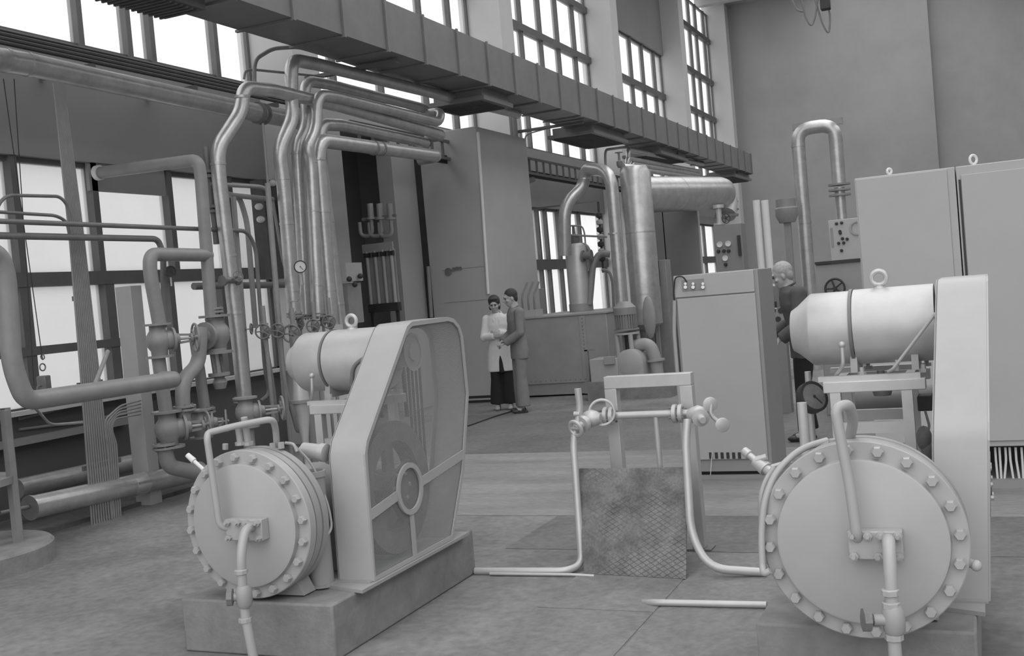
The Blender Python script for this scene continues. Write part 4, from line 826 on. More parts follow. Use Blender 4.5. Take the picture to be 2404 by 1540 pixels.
# grey uprights behind
for i, (a_, b_, lab, mt_, wd, tp) in enumerate(((1540, 600, 'grey panel', 'brd', .5, 478), (1610, 640, 'broad grey upright panel', 'brd', .6, 470))):
    p = A(a_, 700, y=18.5); one('wall_panel', MB().box(p.x-wd/2, p.x+wd/2, 18.5, 18.6, 0, A(a_, tp, y=18.5).z), mt_, ('darker' if i == 0 else 'lighter')+' upright grey panel behind the horizontal vessel', 'panel')
q0 = A(1533, 612, y=16.6); q1 = A(1572, 735, y=16.6)
dc = Thing('switch_box', 'grey switch box with a dark slot right of the thickest column', 'box', (q0.x, 16.6, q1.z))
dc.part('case', MB().box(q0.x, q1.x, 16.6, 16.9, 0, q0.z), 'pipe', bevel=.006); dc.part('slot', MB().box(A(1546, 640, y=16.6).x-.01, A(1546, 640, y=16.6).x+.015, 16.585, 16.6, A(1549, 672, y=16.6).z, A(1545, 612, y=16.6).z), 'dark')
one('dark_cabinet', MB().box(A(1535, 800, y=16.95).x, A(1600, 800, y=16.95).x, 16.95, 17.2, 0, A(1560, 742, y=16.95).z), 'dpipe', 'dark low cabinet between the pump and the middle cabinet', 'cabinet', bevel=.01)
# pale uprights, vent hood and inverted U pipe near the far wall
for i, a_ in enumerate((1776, 1796)):
    p = A(a_, 480, y=15.5); one('upright_pipe', MB().cyl((p.x, 15.5, 0), (p.x, 15.5, A(a_, 470, y=15.5).z), 8*16/FPX, 14), 'white', ('left' if i == 0 else 'right')+' one of two pale upright pipes behind the middle cabinet', 'pipe', 'pale upright pipes')
p = A(1845, 480, y=17); vh = Thing('vent_hood', 'dark round vent hood on a post left of the tall U shaped pipe', 'hood', (p.x, 17, 0))
vh.part('post', MB().box(p.x-.05, p.x+.05, 16.95, 17.05, 0, p.z-.2), 'pipe'); vh.part('hood', MB().lathe((p.x, 17, p.z-.28), ZZ, [(0, .12), (.1, .17), (.22, .17), (.24, .15), (.36, .15)], 28), 'pipe')
U = [A(1908, 700, y=17.5), A(1868, 310, y=17.5), A(1872, 297, y=17.5), A(1958, 291, y=17.5), A(1964, 310, y=17.5), A(1972, 440, y=17.5)]
u_x0, u_x1 = A(1885, 480, y=17.5).x, A(1966, 380, y=17.5).x; uz = A(1915, 298, y=17.5).z
ut = Thing('u_shaped_pipe', 'tall lagged pipe bent like an inverted U before the far wall', 'pipe', (u_x0, 17.5, 0))
ru = 15.5*17/FPX
ut.part('pipe', MB().tube([(u_x0, 17.5, 0), (u_x0, 17.5, uz), (u_x1, 17.5, uz), (u_x1, 17.5, A(1970, 435, y=17.5).z)], ru, .22, 20), 'silver')
for (a_, b_) in ((1873, 345), (1888, 525)): ut.part('lagging_band', MB().lathe((u_x0, 17.5, A(a_, b_, y=17.5).z), ZZ, [(0, ru*1.06), (.03, ru*1.06)], 24), 'silver')
for b_ in (435, 448, 460): ut.part('flange', MB().lathe((u_x1, 17.5, A(1972, b_, y=17.5).z), ZZ, [(0, ru*1.6), (.03, ru*1.6)], 20), 'pipe')
ut.part('lower_pipe', MB().cyl((u_x1, 17.5, A(1974, 515, y=17.5).z), (u_x1, 17.5, A(1971, 440, y=17.5).z), ru*.75, 16), 'silver')
ut.part('wall_bracket', MB().box(u_x0-.1, u_x1+.1, 17.7, 17.75, uz+.02, uz+.12), 'pipe')
# instrument board and hand wheel box behind the man
iy = 12.0
ibd = Thing('control_board', 'pale control board with dark knobs beside the big cabinets', 'board', A(1980, 610, y=iy))
i0, i1 = A(1944, 518, y=iy), A(2030, 608, y=iy)
ibd.part('board', MB().box(i0.x, i1.x, iy, iy+.2, i1.z-.02, i0.z), 'cab', bevel=.005)
for (a_, b_) in ((1964, 525), (1976, 523), (1972, 543), (1973, 547), (1978, 560), (1969, 571), (1981, 570), (1989, 561), (1976, 588)): ibd.part('knob', MB().lathe(A(a_, b_, y=iy), (0, -1, 0), [(0, .016), (.02, .016), (.03, .01)], 10), 'dark')
ibd.part('scale_slot', MB().box(A(1952, 540, y=iy).x-.012, A(1952, 540, y=iy).x+.012, iy-.008, iy, A(1956, 580, y=iy).z, A(1951, 535, y=iy).z), 'pipe')
ibd.part('dial', MB().ring(A(2012, 535, y=iy-.01), (0, -1, 0), .06, .075, .012, 28), 'paint2')
hb = Thing('wheel_housing', 'grey housing with a large dark spoked handwheel left of the big cabinets', 'housing', A(1970, 700, y=iy))
h0, h1 = A(1914, 622, y=iy), A(2030, 720, y=iy)
hb.part('housing', MB().box(h0.x, h1.x, iy, iy+.6, 0, h0.z), 'cabside', bevel=.01)
hand_wheel(hb, A(1960, 677, y=iy-.07), (-.1, -1, .1), 21*12.3/FPX, 'dark', sp=5, r=.012); hb.part('shaft', MB().cyl(A(1960, 677, y=iy-.07), A(1960, 677, y=iy), .02, 10), 'dark')
hb.part('lid', MB().box(h0.x, h1.x, iy-.03, iy+.6, h0.z, h0.z+.03), 'dark')
ky = 12.3
kb = Thing('meter_box', 'small meter box with two dials between the middle cabinet and the man', 'box', A(1822, 770, y=ky))
k0, k1 = A(1802, 728, y=ky), A(1842, 765, y=ky)
kb.part('case', MB().box(k0.x-.02, k1.x, ky, ky+.2, k1.z, k0.z), 'cabside', bevel=.004); kb.part('stand', MB().box(k0.x-.02, k1.x, ky+.02, ky+.18, 0, k1.z-.03), 'brd')
for (a_, b_) in ((1815, 729), (1833, 729), (1827, 749)): kb.part('dial', MB().lathe(A(a_, b_, y=ky), (0, -1, 0), [(0, .03), (.015, .03), (.015, .02)], 14), 'dark')
kb.part('transformer', MB().box(k0.x+.02, k1.x-.04, ky+.02, ky+.18, k0.z+.02, A(1820, 672, y=ky).z), 'dpipe'); kb.part('terminal', MB().box(k0.x+.04, k0.x+.1, ky-.01, ky+.1, k0.z+.02, k0.z+.09), 'dark')
# ================================================================== electrical cabinets
cy_ = 8.45
c1 = Thing('control_cabinet', 'pale grey floor cabinet with vent slots at the foot, middle of the hall', 'cabinet', (-1.93, 8.7, 0))
X0, X1, ZT = -2.27, -1.60, 1.64
c1.part('carcass', MB().box(X0, X1, cy_, cy_+.62, .06, ZT), 'cabside', bevel=.006)
c1.part('door', MB().box(X0+.02, X1-.03, cy_-.018, cy_, .16, A(1690, 694, y=cy_).z), 'cab', bevel=.004)
c1.part('top_panel', MB().box(X0+.005, X1-.03, cy_-.014, cy_, A(1690, 691, y=cy_).z, ZT-.005), 'cab', bevel=.003)
c1.part('plinth_base', MB().box(X0+.06, X1-.02, cy_+.04, cy_+.6, 0, .06), 'dark'); c1.part('base_rail', MB().box(X0, X1, cy_-.02, cy_+.02, 0, .035), 'cabside')
tp = c1.part('terminal_plate', MB().box(A(1602, 668, y=cy_).x, A(1654, 668, y=cy_).x, cy_-.02, cy_-.013, A(1625, 682, y=cy_).z, A(1625, 656, y=cy_).z), 'pipe')
for a_ in (1609, 1627, 1650): c1.part('terminal', MB().cyl(A(a_, 674, y=cy_-.02), A(a_, 674, y=cy_-.045), .014, 10).cyl(A(a_, 666, y=cy_-.02), A(a_, 666, y=cy_-.045), .011, 10), 'chrome', tp)
for k in range(6):
    q = A(1668+k*13.5, 1068, y=cy_-.02); c1.part('vent_slot', MB().box(q.x-.011, q.x+.013, cy_-.022, cy_-.014, q.z-.03, q.z+.02), 'dark')
c1.part('cable_loop', MB().tube([A(1612, 662, y=cy_-.03), A(1603, 648, y=cy_-.05), A(1585, 650, y=cy_-.05), A(1581, 690, y=cy_-.03), A(1583, 705, y=cy_-.02)], .006, .08, 8), 'dark')
c1.part('edge_pipe', MB().tube([A(1584, 705, y=cy_-.01), A(1583, 780, y=cy_-.01), A(1608, 1095, y=cy_-.01)], .016, n=10), 'paint')
one('grounding_wire', MB().tube([A(1672, 1060, y=cy_-.03), A(1668, 1115, y=cy_-.05)], .003, n=6), 'white', 'thin white wire hanging before the vent slots of the middle cabinet', 'wire')
by_ = 8.0
for i, (x0, x1) in enumerate(((-.79, -.135), (-.128, 1.15))):
    c = Thing('switch_cabinet', ('left one of the two tall pale switch cabinets, its foot hidden' if i == 0 else 'right one of the two tall pale switch cabinets, cables under it'), 'cabinet', ((x0+x1)/2, 8.4, 0), 'tall switch cabinets')
    c.part('carcass', MB().box(x0, x1, by_, by_+.8, .29, 2.21), 'cab', bevel=.006)
    c.part('door', MB().box(x0+(.03 if i else .01), x1-.05, by_-.015, by_, .33, 2.15 if i else 2.2), 'cab', bevel=.004)
    if i: c.part('door_gap', MB().box(x0+.012, x0+.026, by_-.004, by_, .33, 2.12), 'dark')
    for xx in (x0+.03, x1-.03): c.part('foot', MB().box(xx-.03, xx+.03, by_+.02, by_+.08, 0, .29), 'cabside')
    for xx in (x0+.03, x1-.03): c.part('foot', MB().box(xx-.03, xx+.03, by_+.7, by_+.78, 0, .29), 'cabside')
    c.part('base_frame', MB().box(x0, x1, by_, by_+.8, 0, .06), 'cabside'); c.part('base_back', MB().box(x0, x1, by_+.6, by_+.62, .06, .29), 'dark')
    eye_bolt(c, (A(2285, 378, y=by_+.1).x if i else A(2088, 405, y=by_+.1).x, by_+.1, 2.21), (1, -1, 0), .03 if i else .018, .009, 'white')
for k, (a_, b_) in enumerate(((2338, 2344), (2348, 2352), (2362, 2357), (2372, 2382), (2386, 2396), (2400, 2404))):
    one('power_cable', MB().tube([A(a_-2, 1050, y=by_+.06), A(a_, 1080, y=by_+.06), A(b_, 1142, y=by_+.06)], .008, .03, 8), 'white', ('first', 'second', 'third', 'fourth', 'fifth', 'last')[k]+' from the left of the pale cables under the right switch cabinet', 'cable', 'pale cables under the cabinet')
# things round the right motor stand
ry = 5.1
cl = Thing('clamp_rods', 'pair of upright rods with a pale pipe post left of the right motor stand', 'rods', A(1885, 1030, y=ry))
p = A(1882, 945, y=4.9); q = A(1887, 1045, y=4.9); cl.part('pipe_post', MB().cyl((p.x, 4.9, .72), (p.x, 4.9, p.z), .022, 14), 'alu')
p = A(1895, 860, y=5.3); cl.part('rod', MB().cyl((p.x, 5.3, .70), (p.x, 5.3, 1.12), .015, 10), 'alu')
cl.part('bracket', MB().box(A(1895, 1000, y=5.1).x, A(1950, 1000, y=5.1).x, 5.09, 5.12, .70, .76), 'alu')
gauge('dark round gauge tilted on the frame left of the right motor stand', A(1912, 930, y=5.15), (.65, -.6, .35), .075, 0, 'iron')
one('dark_drum', MB().lathe(A(2010, 940, y=5.9), XX, [(0, .055), (.02, .065), (.42, .065), (.45, .055)], 24).cyl(A(2072, 925, y=5.6), A(2072, 890, y=5.6), .02), 'dpipe', 'dark horizontal cylinder seen through the right motor stand', 'cylinder')
hl = Thing('work_lamp', 'small dark bell lamp hanging under the top rail of the right motor stand', 'lamp', A(2070, 920, y=5.2))
q = A(2070, 905, y=5.2); hl.part('lamp_shade', MB().lathe(q, ZZ, [(-.045, .038), (-.02, .045), (0, .04), (.02, .02), (.07, .016)], 18), 'dpipe')
one('terminal_box', MB().box(A(2155, 945, y=5.35).x, A(2190, 945, y=5.35).x, 5.3, 5.42, A(2170, 962, y=5.35).z, A(2170, 927, y=5.35).z), 'dark', 'small black terminal box right of the right motor stand', 'box', bevel=.006)
rg = MB().ball(A(2170, 1030, y=5.2), .05, 14, (.7, .7, 1.2)).ball(A(2178, 1060, y=5.2), .05, 14, (.6, .6, 1.6)).tube([A(2172, 965, y=5.3), A(2182, 1000, y=5.25), A(2172, 1030, y=5.2)], .006)
one('cable_bundle', rg, 'iron', 'dark bunched cables hanging below the black terminal box', 'cables')
one('cross_rod', MB().tube([A(2197, 735, y=4.95), A(2095, 868, y=4.95), A(2085, 872, y=4.97)], .007, .02, 8), 'paint', 'thin slanting rod in front of the right motor', 'rod')
one('upright_stud', MB().cyl(A(2106, 845, y=4.98), A(2106, 870, y=4.98), .009, 8), 'paint', 'short upright stud under the slanting rod', 'stud')
# ================================================================== pipe stand in the middle foreground
fy = 6.27
f0, f1 = A(1436, 905, y=fy), A(1612, 900, y=fy); zt = A(1525, 893, y=fy).z
ft = Thing('pipe_stand', 'pale portal stand of square tube carrying two valves, centre foreground', 'stand', ((f0.x+f1.x)/2, fy, 0))
wq = .075
for x_ in (f0.x, f1.x): ft.part('leg', MB().beam((x_, fy, 0.012), (x_, fy, zt-wq/2), wq, wq), 'alu', bevel=.004)
ft.part('crossbar', MB().beam((f0.x-wq/2, fy, zt), (f1.x+wq/2, fy, zt), wq, wq), 'alu', bevel=.004)
for x_ in (f0.x, f1.x): ft.part('foot_plate', MB().box(x_-.08, x_+.08, fy-.06, fy+.06, .003, .012), 'dpipe')
hz = A(1525, 973, y=6.14).z
ft.part('header_pipe', MB().cyl((A(1395, 975, y=6.14).x, 6.14, hz), (A(1630, 972, y=6.14).x, 6.14, hz), .022, 16), 'alu')
for a_ in (1422, 1436, 1584, 1598): ft.part('flange', MB().lathe((A(a_, 975, y=6.14).x-.01, 6.14, hz), XX, [(0, .05), (.003, .055), (.024, .055), (.027, .05)], 24), 'alu')
for a_ in (1429, 1591):
    for k in range(4):
        an = k*math.pi/2+.5; ft.part('bolt', MB().cyl((A(a_, 975, y=6.14).x-.045, 6.14+.042*math.cos(an), hz+.042*math.sin(an)), (A(a_, 975, y=6.14).x+.045, 6.14+.042*math.cos(an), hz+.042*math.sin(an)), .007, 6), 'dpipe')
ft.part('tee_pipe', MB().cyl((A(1540, 980, y=6.14).x, 6.14, 0.005), (A(1540, 980, y=6.14).x, 6.14, hz), .0165, 12), 'alu')
g = A(1330, 1340, z=.022)
ft.part('left_pipe', MB().tube([A(1356, 912, y=6.0), A(1363, 965, y=6.0), A(1345, 1030, y=5.95), A(1366, 1325, y=5.75), V((A(1366, 1325, y=5.75).x-.06, g.y, .02)), A(1115, 1341, z=.018)], .021, .12, 14), 'alu')
ft.part('right_pipe', MB().tube([A(1614, 985, y=5.95), A(1610, 1040, y=5.9), A(1622, 1255, y=5.75), A(1665, 1335, y=5.66), A(1800, 1344, z=.022)], .023, .16, 14), 'alu')
for i, (a_, b_, sx) in enumerate(((1388, 985, -1), (1638, 972, 1))):
    c = V((A(a_, b_, y=6.05).x, 6.05, hz)); t = Thing('globe_valve', ('left' if i == 0 else 'right')+' valve with a wing handle on the portal stand', 'valve', c, 'valves on the portal stand')
    t.part('valve_body', MB().lathe(c-V((.06, 0, 0)), XX, [(0, .026), (.02, .042), (.06, .055), (.1, .042), (.12, .026)], 18), 'alu')
    d = V((sx*.35, -.75, -.25 if sx < 0 else -.1)).normalized()
    t.part('bonnet', MB().lathe(c, d, [(0, .035), (.06, .035), (.06, .05), (.085, .05), (.09, .025), (.14, .018)], 16), 'alu')
    u, v_ = basis(d); e = c+d*.14
    if i == 0:
        t.part('handle', MB().torus(e, d, .045, .012, 20, 8).cyl(e-u*.045, e+u*.045, .009, 8), 'alu'); t.part('guard_ring', MB().torus(c+V((.06, .03, .03)), (.3, -1, .1), .075, .009, 24, 8), 'alu')
        t.part('side_cock', MB().cyl(A(1348, 972, y=5.98), A(1362, 972, y=5.98), .016, 10), 'alu')
    else:
        for s_ in (1, -1): t.part('wing', MB().lathe(c+V((.11, -.02, 0))+V((.03*s_, 0, .06*-s_)), (.5, -1, 0), [(0, .036), (.004, .042), (.01, .042), (.014, .036)], 20), 'alu')
        t.part('wing_bar', MB().tube([c+V((.14, -.02, -.06)), c+V((.08, -.03, 0)), c+V((.09, -.02, .06))], .012, .03), 'alu')
# rusty chequer plate leaning on the stand
b0, b1 = A(1371, 1346, z=.006), A(1611, 1359, z=.006); ty_ = 5.98
t0, t1 = A(1359, 1102, y=ty_), A(1612, 1099, y=ty_)
plt = MB().prism([b0, b1, t1, t0], (0, .012, .004))
one('chequer_plate', plt, 'chq', 'rusty diamond pattern steel plate leaning on the portal stand', 'plate')
one('loose_pipe', MB().tube([A(1505, 1416, z=-.02), A(1530, 1414, z=.02), A(1800, 1420, z=.02)], .017, .06), 'alu', 'straight pale pipe coming up out of the floor plates', 'pipe')
one('loose_rod', MB().tube([A(1150, 1347, z=.012), A(1340, 1349, z=.012), A(1395, 1352, z=.006)], .009, .05, 8), 'alu', 'thin rod lying on the floor left of the leaning plate', 'rod')
xa, xm, xr = A(1262, 1426).x, A(1560, 1416).x, -.95
ya_ = A(1262, 1426).y
one('floor_plate', MB().box(xa, xm-.012, ya_, 5.72, -.01, .004), 'fplate', 'steel floor plate under the foot of the leaning chequer plate', 'floor plate', 'steel floor plates', bevel=.002)
one('floor_plate', MB().box(xa, xm-.012, 2.6, ya_-.012, -.01, .004), 'fplate', 'steel floor plate nearest the camera between the machines', 'floor plate', 'steel floor plates', bevel=.002)
one('floor_plate', MB().box(xm, xr, 2.6, 6.18, -.01, .004), 'fplate', 'steel floor plate under the straight pale pipe', 'floor plate', 'steel floor plates', bevel=.002)
one('floor_cable', MB().tube([A(1098, 1000, z=.012), A(1160, 978, z=.012), A(1212, 962, z=.012), A(1218, 950, z=.012)], .008, .1, 8), 'dark', 'dark cable lying on the floor by the feet of the standing people', 'cable')
# crane cables below the roof
ck = Thing('crane_cable', 'dark hanging cable loops with a hook block at the top right', 'cable', A(1930, 20, d=24))
for lp in ([(1857, -5), (1870, 24), (1886, 28)], [(1880, -5), (1892, 45), (1905, 64), (1914, 40), (1920, -5)], [(1912, -5), (1932, 60), (1946, 82), (1950, 40), (1940, -5)]):
    ck.part('cable_loop', MB().tube(PATH(lp, d=24), .02, .4, 6), 'dpipe')
ck.part('hook_block', MB().box(A(1926, 10, d=24).x, A(1950, 10, d=24).x, A(1930, 10, d=24).y-.1, A(1930, 10, d=24).y+.1, A(1938, 24, d=24).z, A(1938, -6, d=24).z), 'dark', bevel=.02)
# ================================================================== people
M['skin'] = mat('skin', .42, .55, 0, .05, 12); M['hair_dark'] = mat('dark hair', .045, .6, 0, .3, 60, .4); M['hair_grey'] = mat('grey hair', .42, .6, 0, .2, 60, .4)
M['coat'] = mat('white cotton coat', .68, .85, 0, .06, 9, .2); M['suit'] = mat('grey suit cloth', .21, .85, 0, .08, 12, .2); M['jacket'] = mat('dark work jacket', .1, .85, 0, .15, 12, .3)
M['black'] = mat('black cloth', .018, .85, 0, .2, 12, .2); M['shoe'] = mat('dark shoe leather', .04, .4, 0, .1); M['shoe_l'] = mat('pale shoe leather', .38, .45, 0, .1); M['eye'] = mat('dark eye', .03, .3, 0, .05)
def blend(name, mb, material, parent, T, voxel=.011, smooth_it=6, label=None):
    """fuses the overlapping volumes of mb into one continuous skin and links it"""
    me = bpy.data.meshes.new(name); me.from_pydata([tuple(p) for p in mb.v], [], mb.f)
    o = bpy.data.objects.new(name, me); COL.objects.link(o)
    r = o.modifiers.new('skin', 'REMESH'); r.mode = 'VOXEL'; r.voxel_size = voxel
    s = o.modifiers.new('soft', 'SMOOTH'); s.factor = .5; s.iterations = smooth_it
    dg = bpy.context.evaluated_depsgraph_get(); me2 = bpy.data.meshes.new_from_object(o.evaluated_get(dg))
    o.modifiers.clear(); o.data = me2; bpy.data.meshes.remove(me); me2.name = name
    me2.transform(T); me2.materials.clear(); me2.materials.append(M[material]); me2.shade_smooth()
    o.parent = parent
    if label: o['label'] = label
    return o
def loft(mb, rings, n=20):
    """elliptical sections (x, y, z, rx, ry) stacked into a closed volume"""
    vs = [V((x+rx*math.cos(2*math.pi*i/n), y+ry*math.sin(2*math.pi*i/n), z)) for x, y, z, rx, ry in rings for i in range(n)]; fs = []
    for k in range(len(rings)-1):
        for i in range(n): j = (i+1) % n; fs.append((k*n+i, k*n+j, (k+1)*n+j, (k+1)*n+i))
    fs.append(tuple(reversed(range(n)))); fs.append(tuple(range((len(rings)-1)*n, len(rings)*n)))
    return mb.add(vs, fs)
def hand(mb, wrist, d, palm, s, curl=.6):
    """palm with four bent fingers and a thumb; d along the fingers, palm = normal of the palm side"""
    d = d.normalized(); palm = (palm-d*palm.dot(d)).normalized(); sd = d.cross(palm)
    for t_, r_ in ((.02, .024), (.05, .028), (.075, .028)):
        for k in (-1, 0, 1): mb.ball(wrist+d*t_+sd*k*.018, r_*.62, 10)
    for k, ln in zip((-1.5, -.5, .5, 1.5), (.062, .074, .07, .055)):
        a = wrist+d*.085+sd*k*.017; b = a+(d*math.cos(curl*.6)+palm*math.sin(curl*.6))*ln*.5; c = b+(d*math.cos(curl*1.6)+palm*math.sin(curl*1.6))*ln*.5
        mb.tube([wrist+d*.05+sd*k*.012, a, b, c], [.009, .0085, .008, .0065], n=8)
    a = wrist+d*.03+sd*s*.03; mb.tube([wrist+d*.02+sd*s*.015, a, a+(d*.7+sd*s*.6+palm*.4)*.035, a+(d*.9+sd*s*.3+palm*.8)*.055], [.012, .0105, .009, .007], n=8)
def head(mb, c, tilt=0.0, s=1.0):
    """face looks along +y; c is the middle of the head"""
    o = len(mb.v)
    mb.ball((0, -.012, .03), .094*s, 18, (.82, 1.02, .98)); mb.ball((0, .012, -.03), .078*s, 16, (.82, .98, 1.05)); mb.ball((0, .038, -.085), .042*s, 12, (.95, .9, .7))   # skull, face, chin
    mb.tube([(0, .085, .03), (0, .098, .0), (0, .108, -.022), (0, .09, -.032)], [.009, .011, .015, .009], n=8)          # nose
    mb.ball((0, .082, .035), .05, 10, (1.1, .28, .26))                                                                    # brow
    mb.ball((0, .082, -.056), .024, 10, (1.1, .42, .28)); mb.ball((0, .08, -.066), .022, 10, (.95, .42, .3))              # lips
    for k in (-1, 1): mb.ball((k*.08, -.008, -.01), .03, 10, (.3, .62, 1.1)); mb.ball((k*.045, .062, -.022), .026, 10, (.9, .8, .7))
    mb.cyl((0, -.02, -.05), (0, -.045, -.17), .054*s, 14)
    R_ = Matrix.Rotation(tilt, 3, 'X')
    for i in range(o, len(mb.v)): mb.v[i] = R_ @ mb.v[i] + V(c)
    return lambda p: R_ @ V(p) + V(c)
def figure(label, loc, heading, Hh, pose):
    k = Hh/1.75; T0 = Matrix.Rotation(heading, 4, 'Z') @ Matrix.Scale(k, 4)
    t = Thing('person', label, 'person', loc); P = pose
    b = MB(); hc = V(P['head']); hf = head(b, hc, P.get('tilt', 0))
    lean = P.get('lean', 0)
    Y_ = lambda z: lean*(z-.95)
    loft(b, [(0, Y_(.88), .88, .14, .1), (0, Y_(1.0), 1.0, .145, .1), (0, Y_(1.15), 1.15, .135, .095), (0, Y_(1.32), 1.32, .165, .11), (0, Y_(1.44), 1.44, .15, .09), (0, Y_(1.5), 1.5, .07, .06)])
    b.cyl((0, Y_(1.46), 1.46), hc-V((0, .03, .08)), .054, 14)
    for s in (-1, 1):
        sh, el, wr, hd, pn = [V(q) for q in P['arm'][s]]
        b.tube([sh, sh+(el-sh)*.5, el, el+(wr-el)*.5, wr], [.055, .047, .042, .038, .027], n=12); b.ball(sh, .056); b.ball(el, .042)
        hand(b, wr, hd, pn, P.get('thumb', {}).get(s, -s), P.get('curl', .6))
        hp, kn, an, fd = [V(q) for q in P['leg'][s]]
        b.tube([hp, hp+(kn-hp)*.5, kn, kn+(an-kn)*.35, an], [.085, .075, .055, .055, .038], n=12); b.ball(kn, .055)
        b.tube([an-V((0, 0, .03)), an+fd*.1-V((0, 0, .045))], [.04, .034], n=10)
    body = blend('body', b, 'skin', t.o, T0, P.get('voxel', .008), 4)
    for s in (-1, 1):
        e = hf((s*.031, .083, .012)); me = MB().ball(e, .0115, 10, (1.3, .6, .8)); 
        for i in range(len(me.v)): me.v[i] = T0 @ me.v[i]
        t_ = link('eye', MB().add([p+t.base for p in me.v], me.f), 'eye', t.o, t.base)
    # hair
    h = MB(); hm = P['hair']
    if hm == 'short':
        h.ball((0, -.026, .05), .099, 18, (.87, 1.0, .93)); h.ball((0, -.065, .0), .075, 14, (1.0, .62, 1.0)); 
    else:
        h.ball((0, -.028, .052), .105, 18, (.9, 1.02, .95)); h.ball((0, -.07, -.01), .085, 14, (1.05, .62, 1.2)); h.ball((.07, -.03, -.03), .045, 12, (.5, .9, 1.5)); h.ball((-.07, -.03, -.03), .045, 12, (.5, .9, 1.5)); h.ball((0, .05, .105), .05, 12, (1.3, .7, .45))
    h.v = [hf(p) for p in h.v]
    blend('hair', h, P['hairmat'], t.o, T0, .009, 3)
    # clothes
    top = MB(); e_ = P.get('ease', .022)
    zl = P['hem']
    fl = P.get('flare', 0)
    rings = [(0, 0, zl, .195+fl, .125+fl*.7), (0, 0, .9, .192+fl*.3, .125+fl*.3), (0, Y_(1.12), 1.12, .15, .112), (0, Y_(1.32), 1.32, .185, .13), (0, Y_(1.44), 1.44, .165, .105), (0, Y_(1.5), 1.5, .085, .075)]
    loft(top, rings)
    for s in (-1, 1):
        sh, el, wr, hd, pn = [V(q) for q in P['arm'][s]]
        top.tube([sh, sh+(el-sh)*.5, el, el+(wr-el)*.5, el+(wr-el)*.95], [.055+e_, .047+e_, .045+e_, .04+e_, .034+e_], n=12); top.ball(sh, .056+e_); top.ball(el, .045+e_)
    if P.get('open'):                                        # coat standing open below the waist: cut a wedge out of the skirt front
        pass
    blend(P['topname'], top, P['topmat'], t.o, T0, .011, 5)
    tr_ = MB(); wd = P.get('leg_w', 0)
    loft(tr_, [(0, 0, .82, .155, .108), (0, 0, .92, .158, .112), (0, 0, 1.05, .148, .106)])
    for s in (-1, 1):
        hp, kn, an, fd = [V(q) for q in P['leg'][s]]
        tr_.tube([hp, hp+(kn-hp)*.5, kn, kn+(an-kn)*.5, an+V((0, 0, .0))], [.098, .09, .075+wd*.3, .078+wd*.7, .078+wd], n=14)
    blend('trousers', tr_, P['trmat'], t.o, T0, .011, 4)
    for s in (-1, 1):
        hp, kn, an, fd = [V(q) for q in P['leg'][s]]; shm = MB()
        q = V((an.x, an.y, 0)); shm.ball(q+fd*.02+V((0, 0, .045)), .05, 12, (.9, 1.1, .9)); shm.ball(q+fd*.11+V((0, 0, .032)), .047, 12, (.95, 1.6, .66)); shm.box(q.x-.035, q.x+.035, q.y-.05, q.y+.14, .0, .03)
        blend('shoe', shm, P['shoemat'], t.o, T0, .009, 3)
    # collar and lapels
    c_ = MB().tube([V((.075*math.cos(a), Y_(1.5)+.01+.07*math.sin(a), 1.5-.03*math.sin(a))) for a in [math.pi*(.5+i/6.) for i in range(1, 12)]], [.012]*11, n=8)
    for s in (-1, 1): c_.tube([V((s*.05, Y_(1.49)+.06, 1.49)), V((s*.045, Y_(1.4)+.1, 1.4)), V((s*.012, Y_(1.25)+.125, 1.25))], [.016, .02, .008], n=8)
    blend('collar', c_, P['topmat'], t.o, T0, .008, 2)
    return t, T0
FWD = V((0, 1, 0))
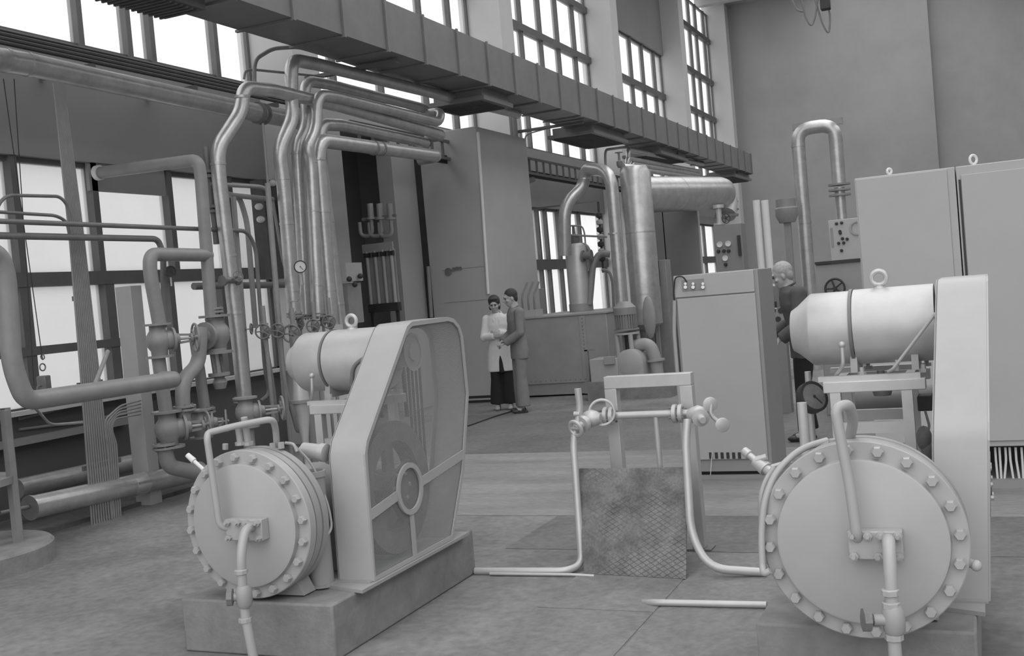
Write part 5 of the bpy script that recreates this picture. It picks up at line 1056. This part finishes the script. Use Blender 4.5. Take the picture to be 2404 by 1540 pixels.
# older man, seen in profile, reaching to the controls behind the middle cabinet
om = A(1903, 1032); om.z = 0
figure('grey haired man in a dark work jacket standing in profile behind the right motor', om, math.radians(103), 1.70, dict(
    head=(0, .15, 1.60), tilt=-.3, lean=.16, hair='short', hairmat='hair_grey', hem=.80, topname='jacket', topmat='jacket', trmat='black', shoemat='shoe', ease=.028, curl=1.2,
    arm={1: ((.185, .02, 1.42), (.24, .06, 1.14), (.16, .27, 1.05), (-.1, 1, -.1), (-.6, 0, -1)), -1: ((-.185, .02, 1.42), (-.25, .03, 1.13), (-.19, .22, 1.0), (.1, 1, -.5), (.6, 0, -1))},
    leg={1: ((.085, 0, .9), (.09, .03, .49), (.09, -.02, .09), FWD), -1: ((-.085, 0, .9), (-.09, .04, .49), (-.095, .04, .09), FWD)}))
# woman in the white coat, arms folded
wo = A(1186, 961); wo.z = 0
wt, wT = figure('woman in an open white coat and wide black trousers standing with folded arms', wo, math.radians(196), 1.58, dict(
    head=(.02, .06, 1.635), tilt=-.25, lean=.03, hair='long', hairmat='hair_dark', hem=.60, flare=.03, topname='white_coat', topmat='coat', trmat='black', shoemat='shoe_l', leg_w=.045, curl=1.0,
    arm={1: ((.165, 0, 1.41), (.225, .06, 1.14), (.03, .19, 1.16), (-1, .1, .05), (0, -1, 0)), -1: ((-.165, 0, 1.41), (-.225, .06, 1.15), (-.02, .18, 1.2), (1, .1, .15), (0, -1, 0))},
    leg={1: ((.085, 0, .9), (.09, .02, .48), (.1, 0, .1), FWD), -1: ((-.085, 0, .9), (-.09, .02, .48), (-.1, 0, .1), FWD)}))
# dark gap where the coat falls open over the trousers
gp = MB(); loft(gp, [(-.02, .115, .585, .05, .05), (-.015, .105, .75, .04, .045), (-.01, .1, .9, .02, .03)])
blend('trouser_front', gp, 'black', wt.o, wT, .01, 3, 'black trouser front showing through the open coat')
ma = A(1232, 967); ma.z = 0
figure('dark haired man in a grey suit turned towards the woman in white', ma, math.radians(128), 1.66, dict(
    head=(0, .07, 1.63), tilt=-.2, lean=.03, hair='short', hairmat='hair_dark', hem=.76, topname='suit_jacket', topmat='suit', trmat='suit', shoemat='shoe', leg_w=.02, curl=.9,
    arm={1: ((.18, 0, 1.42), (.23, .04, 1.14), (.1, .22, 1.02), (-.8, .7, -.1), (0, -.3, -1)), -1: ((-.18, 0, 1.42), (-.23, .03, 1.14), (-.1, .23, 1.0), (.8, .6, -.2), (0, -.3, -1))},
    leg={1: ((.085, 0, .9), (.09, .02, .49), (.1, 0, .09), FWD), -1: ((-.085, 0, .9), (-.09, .03, .49), (-.1, .03, .09), FWD)}))
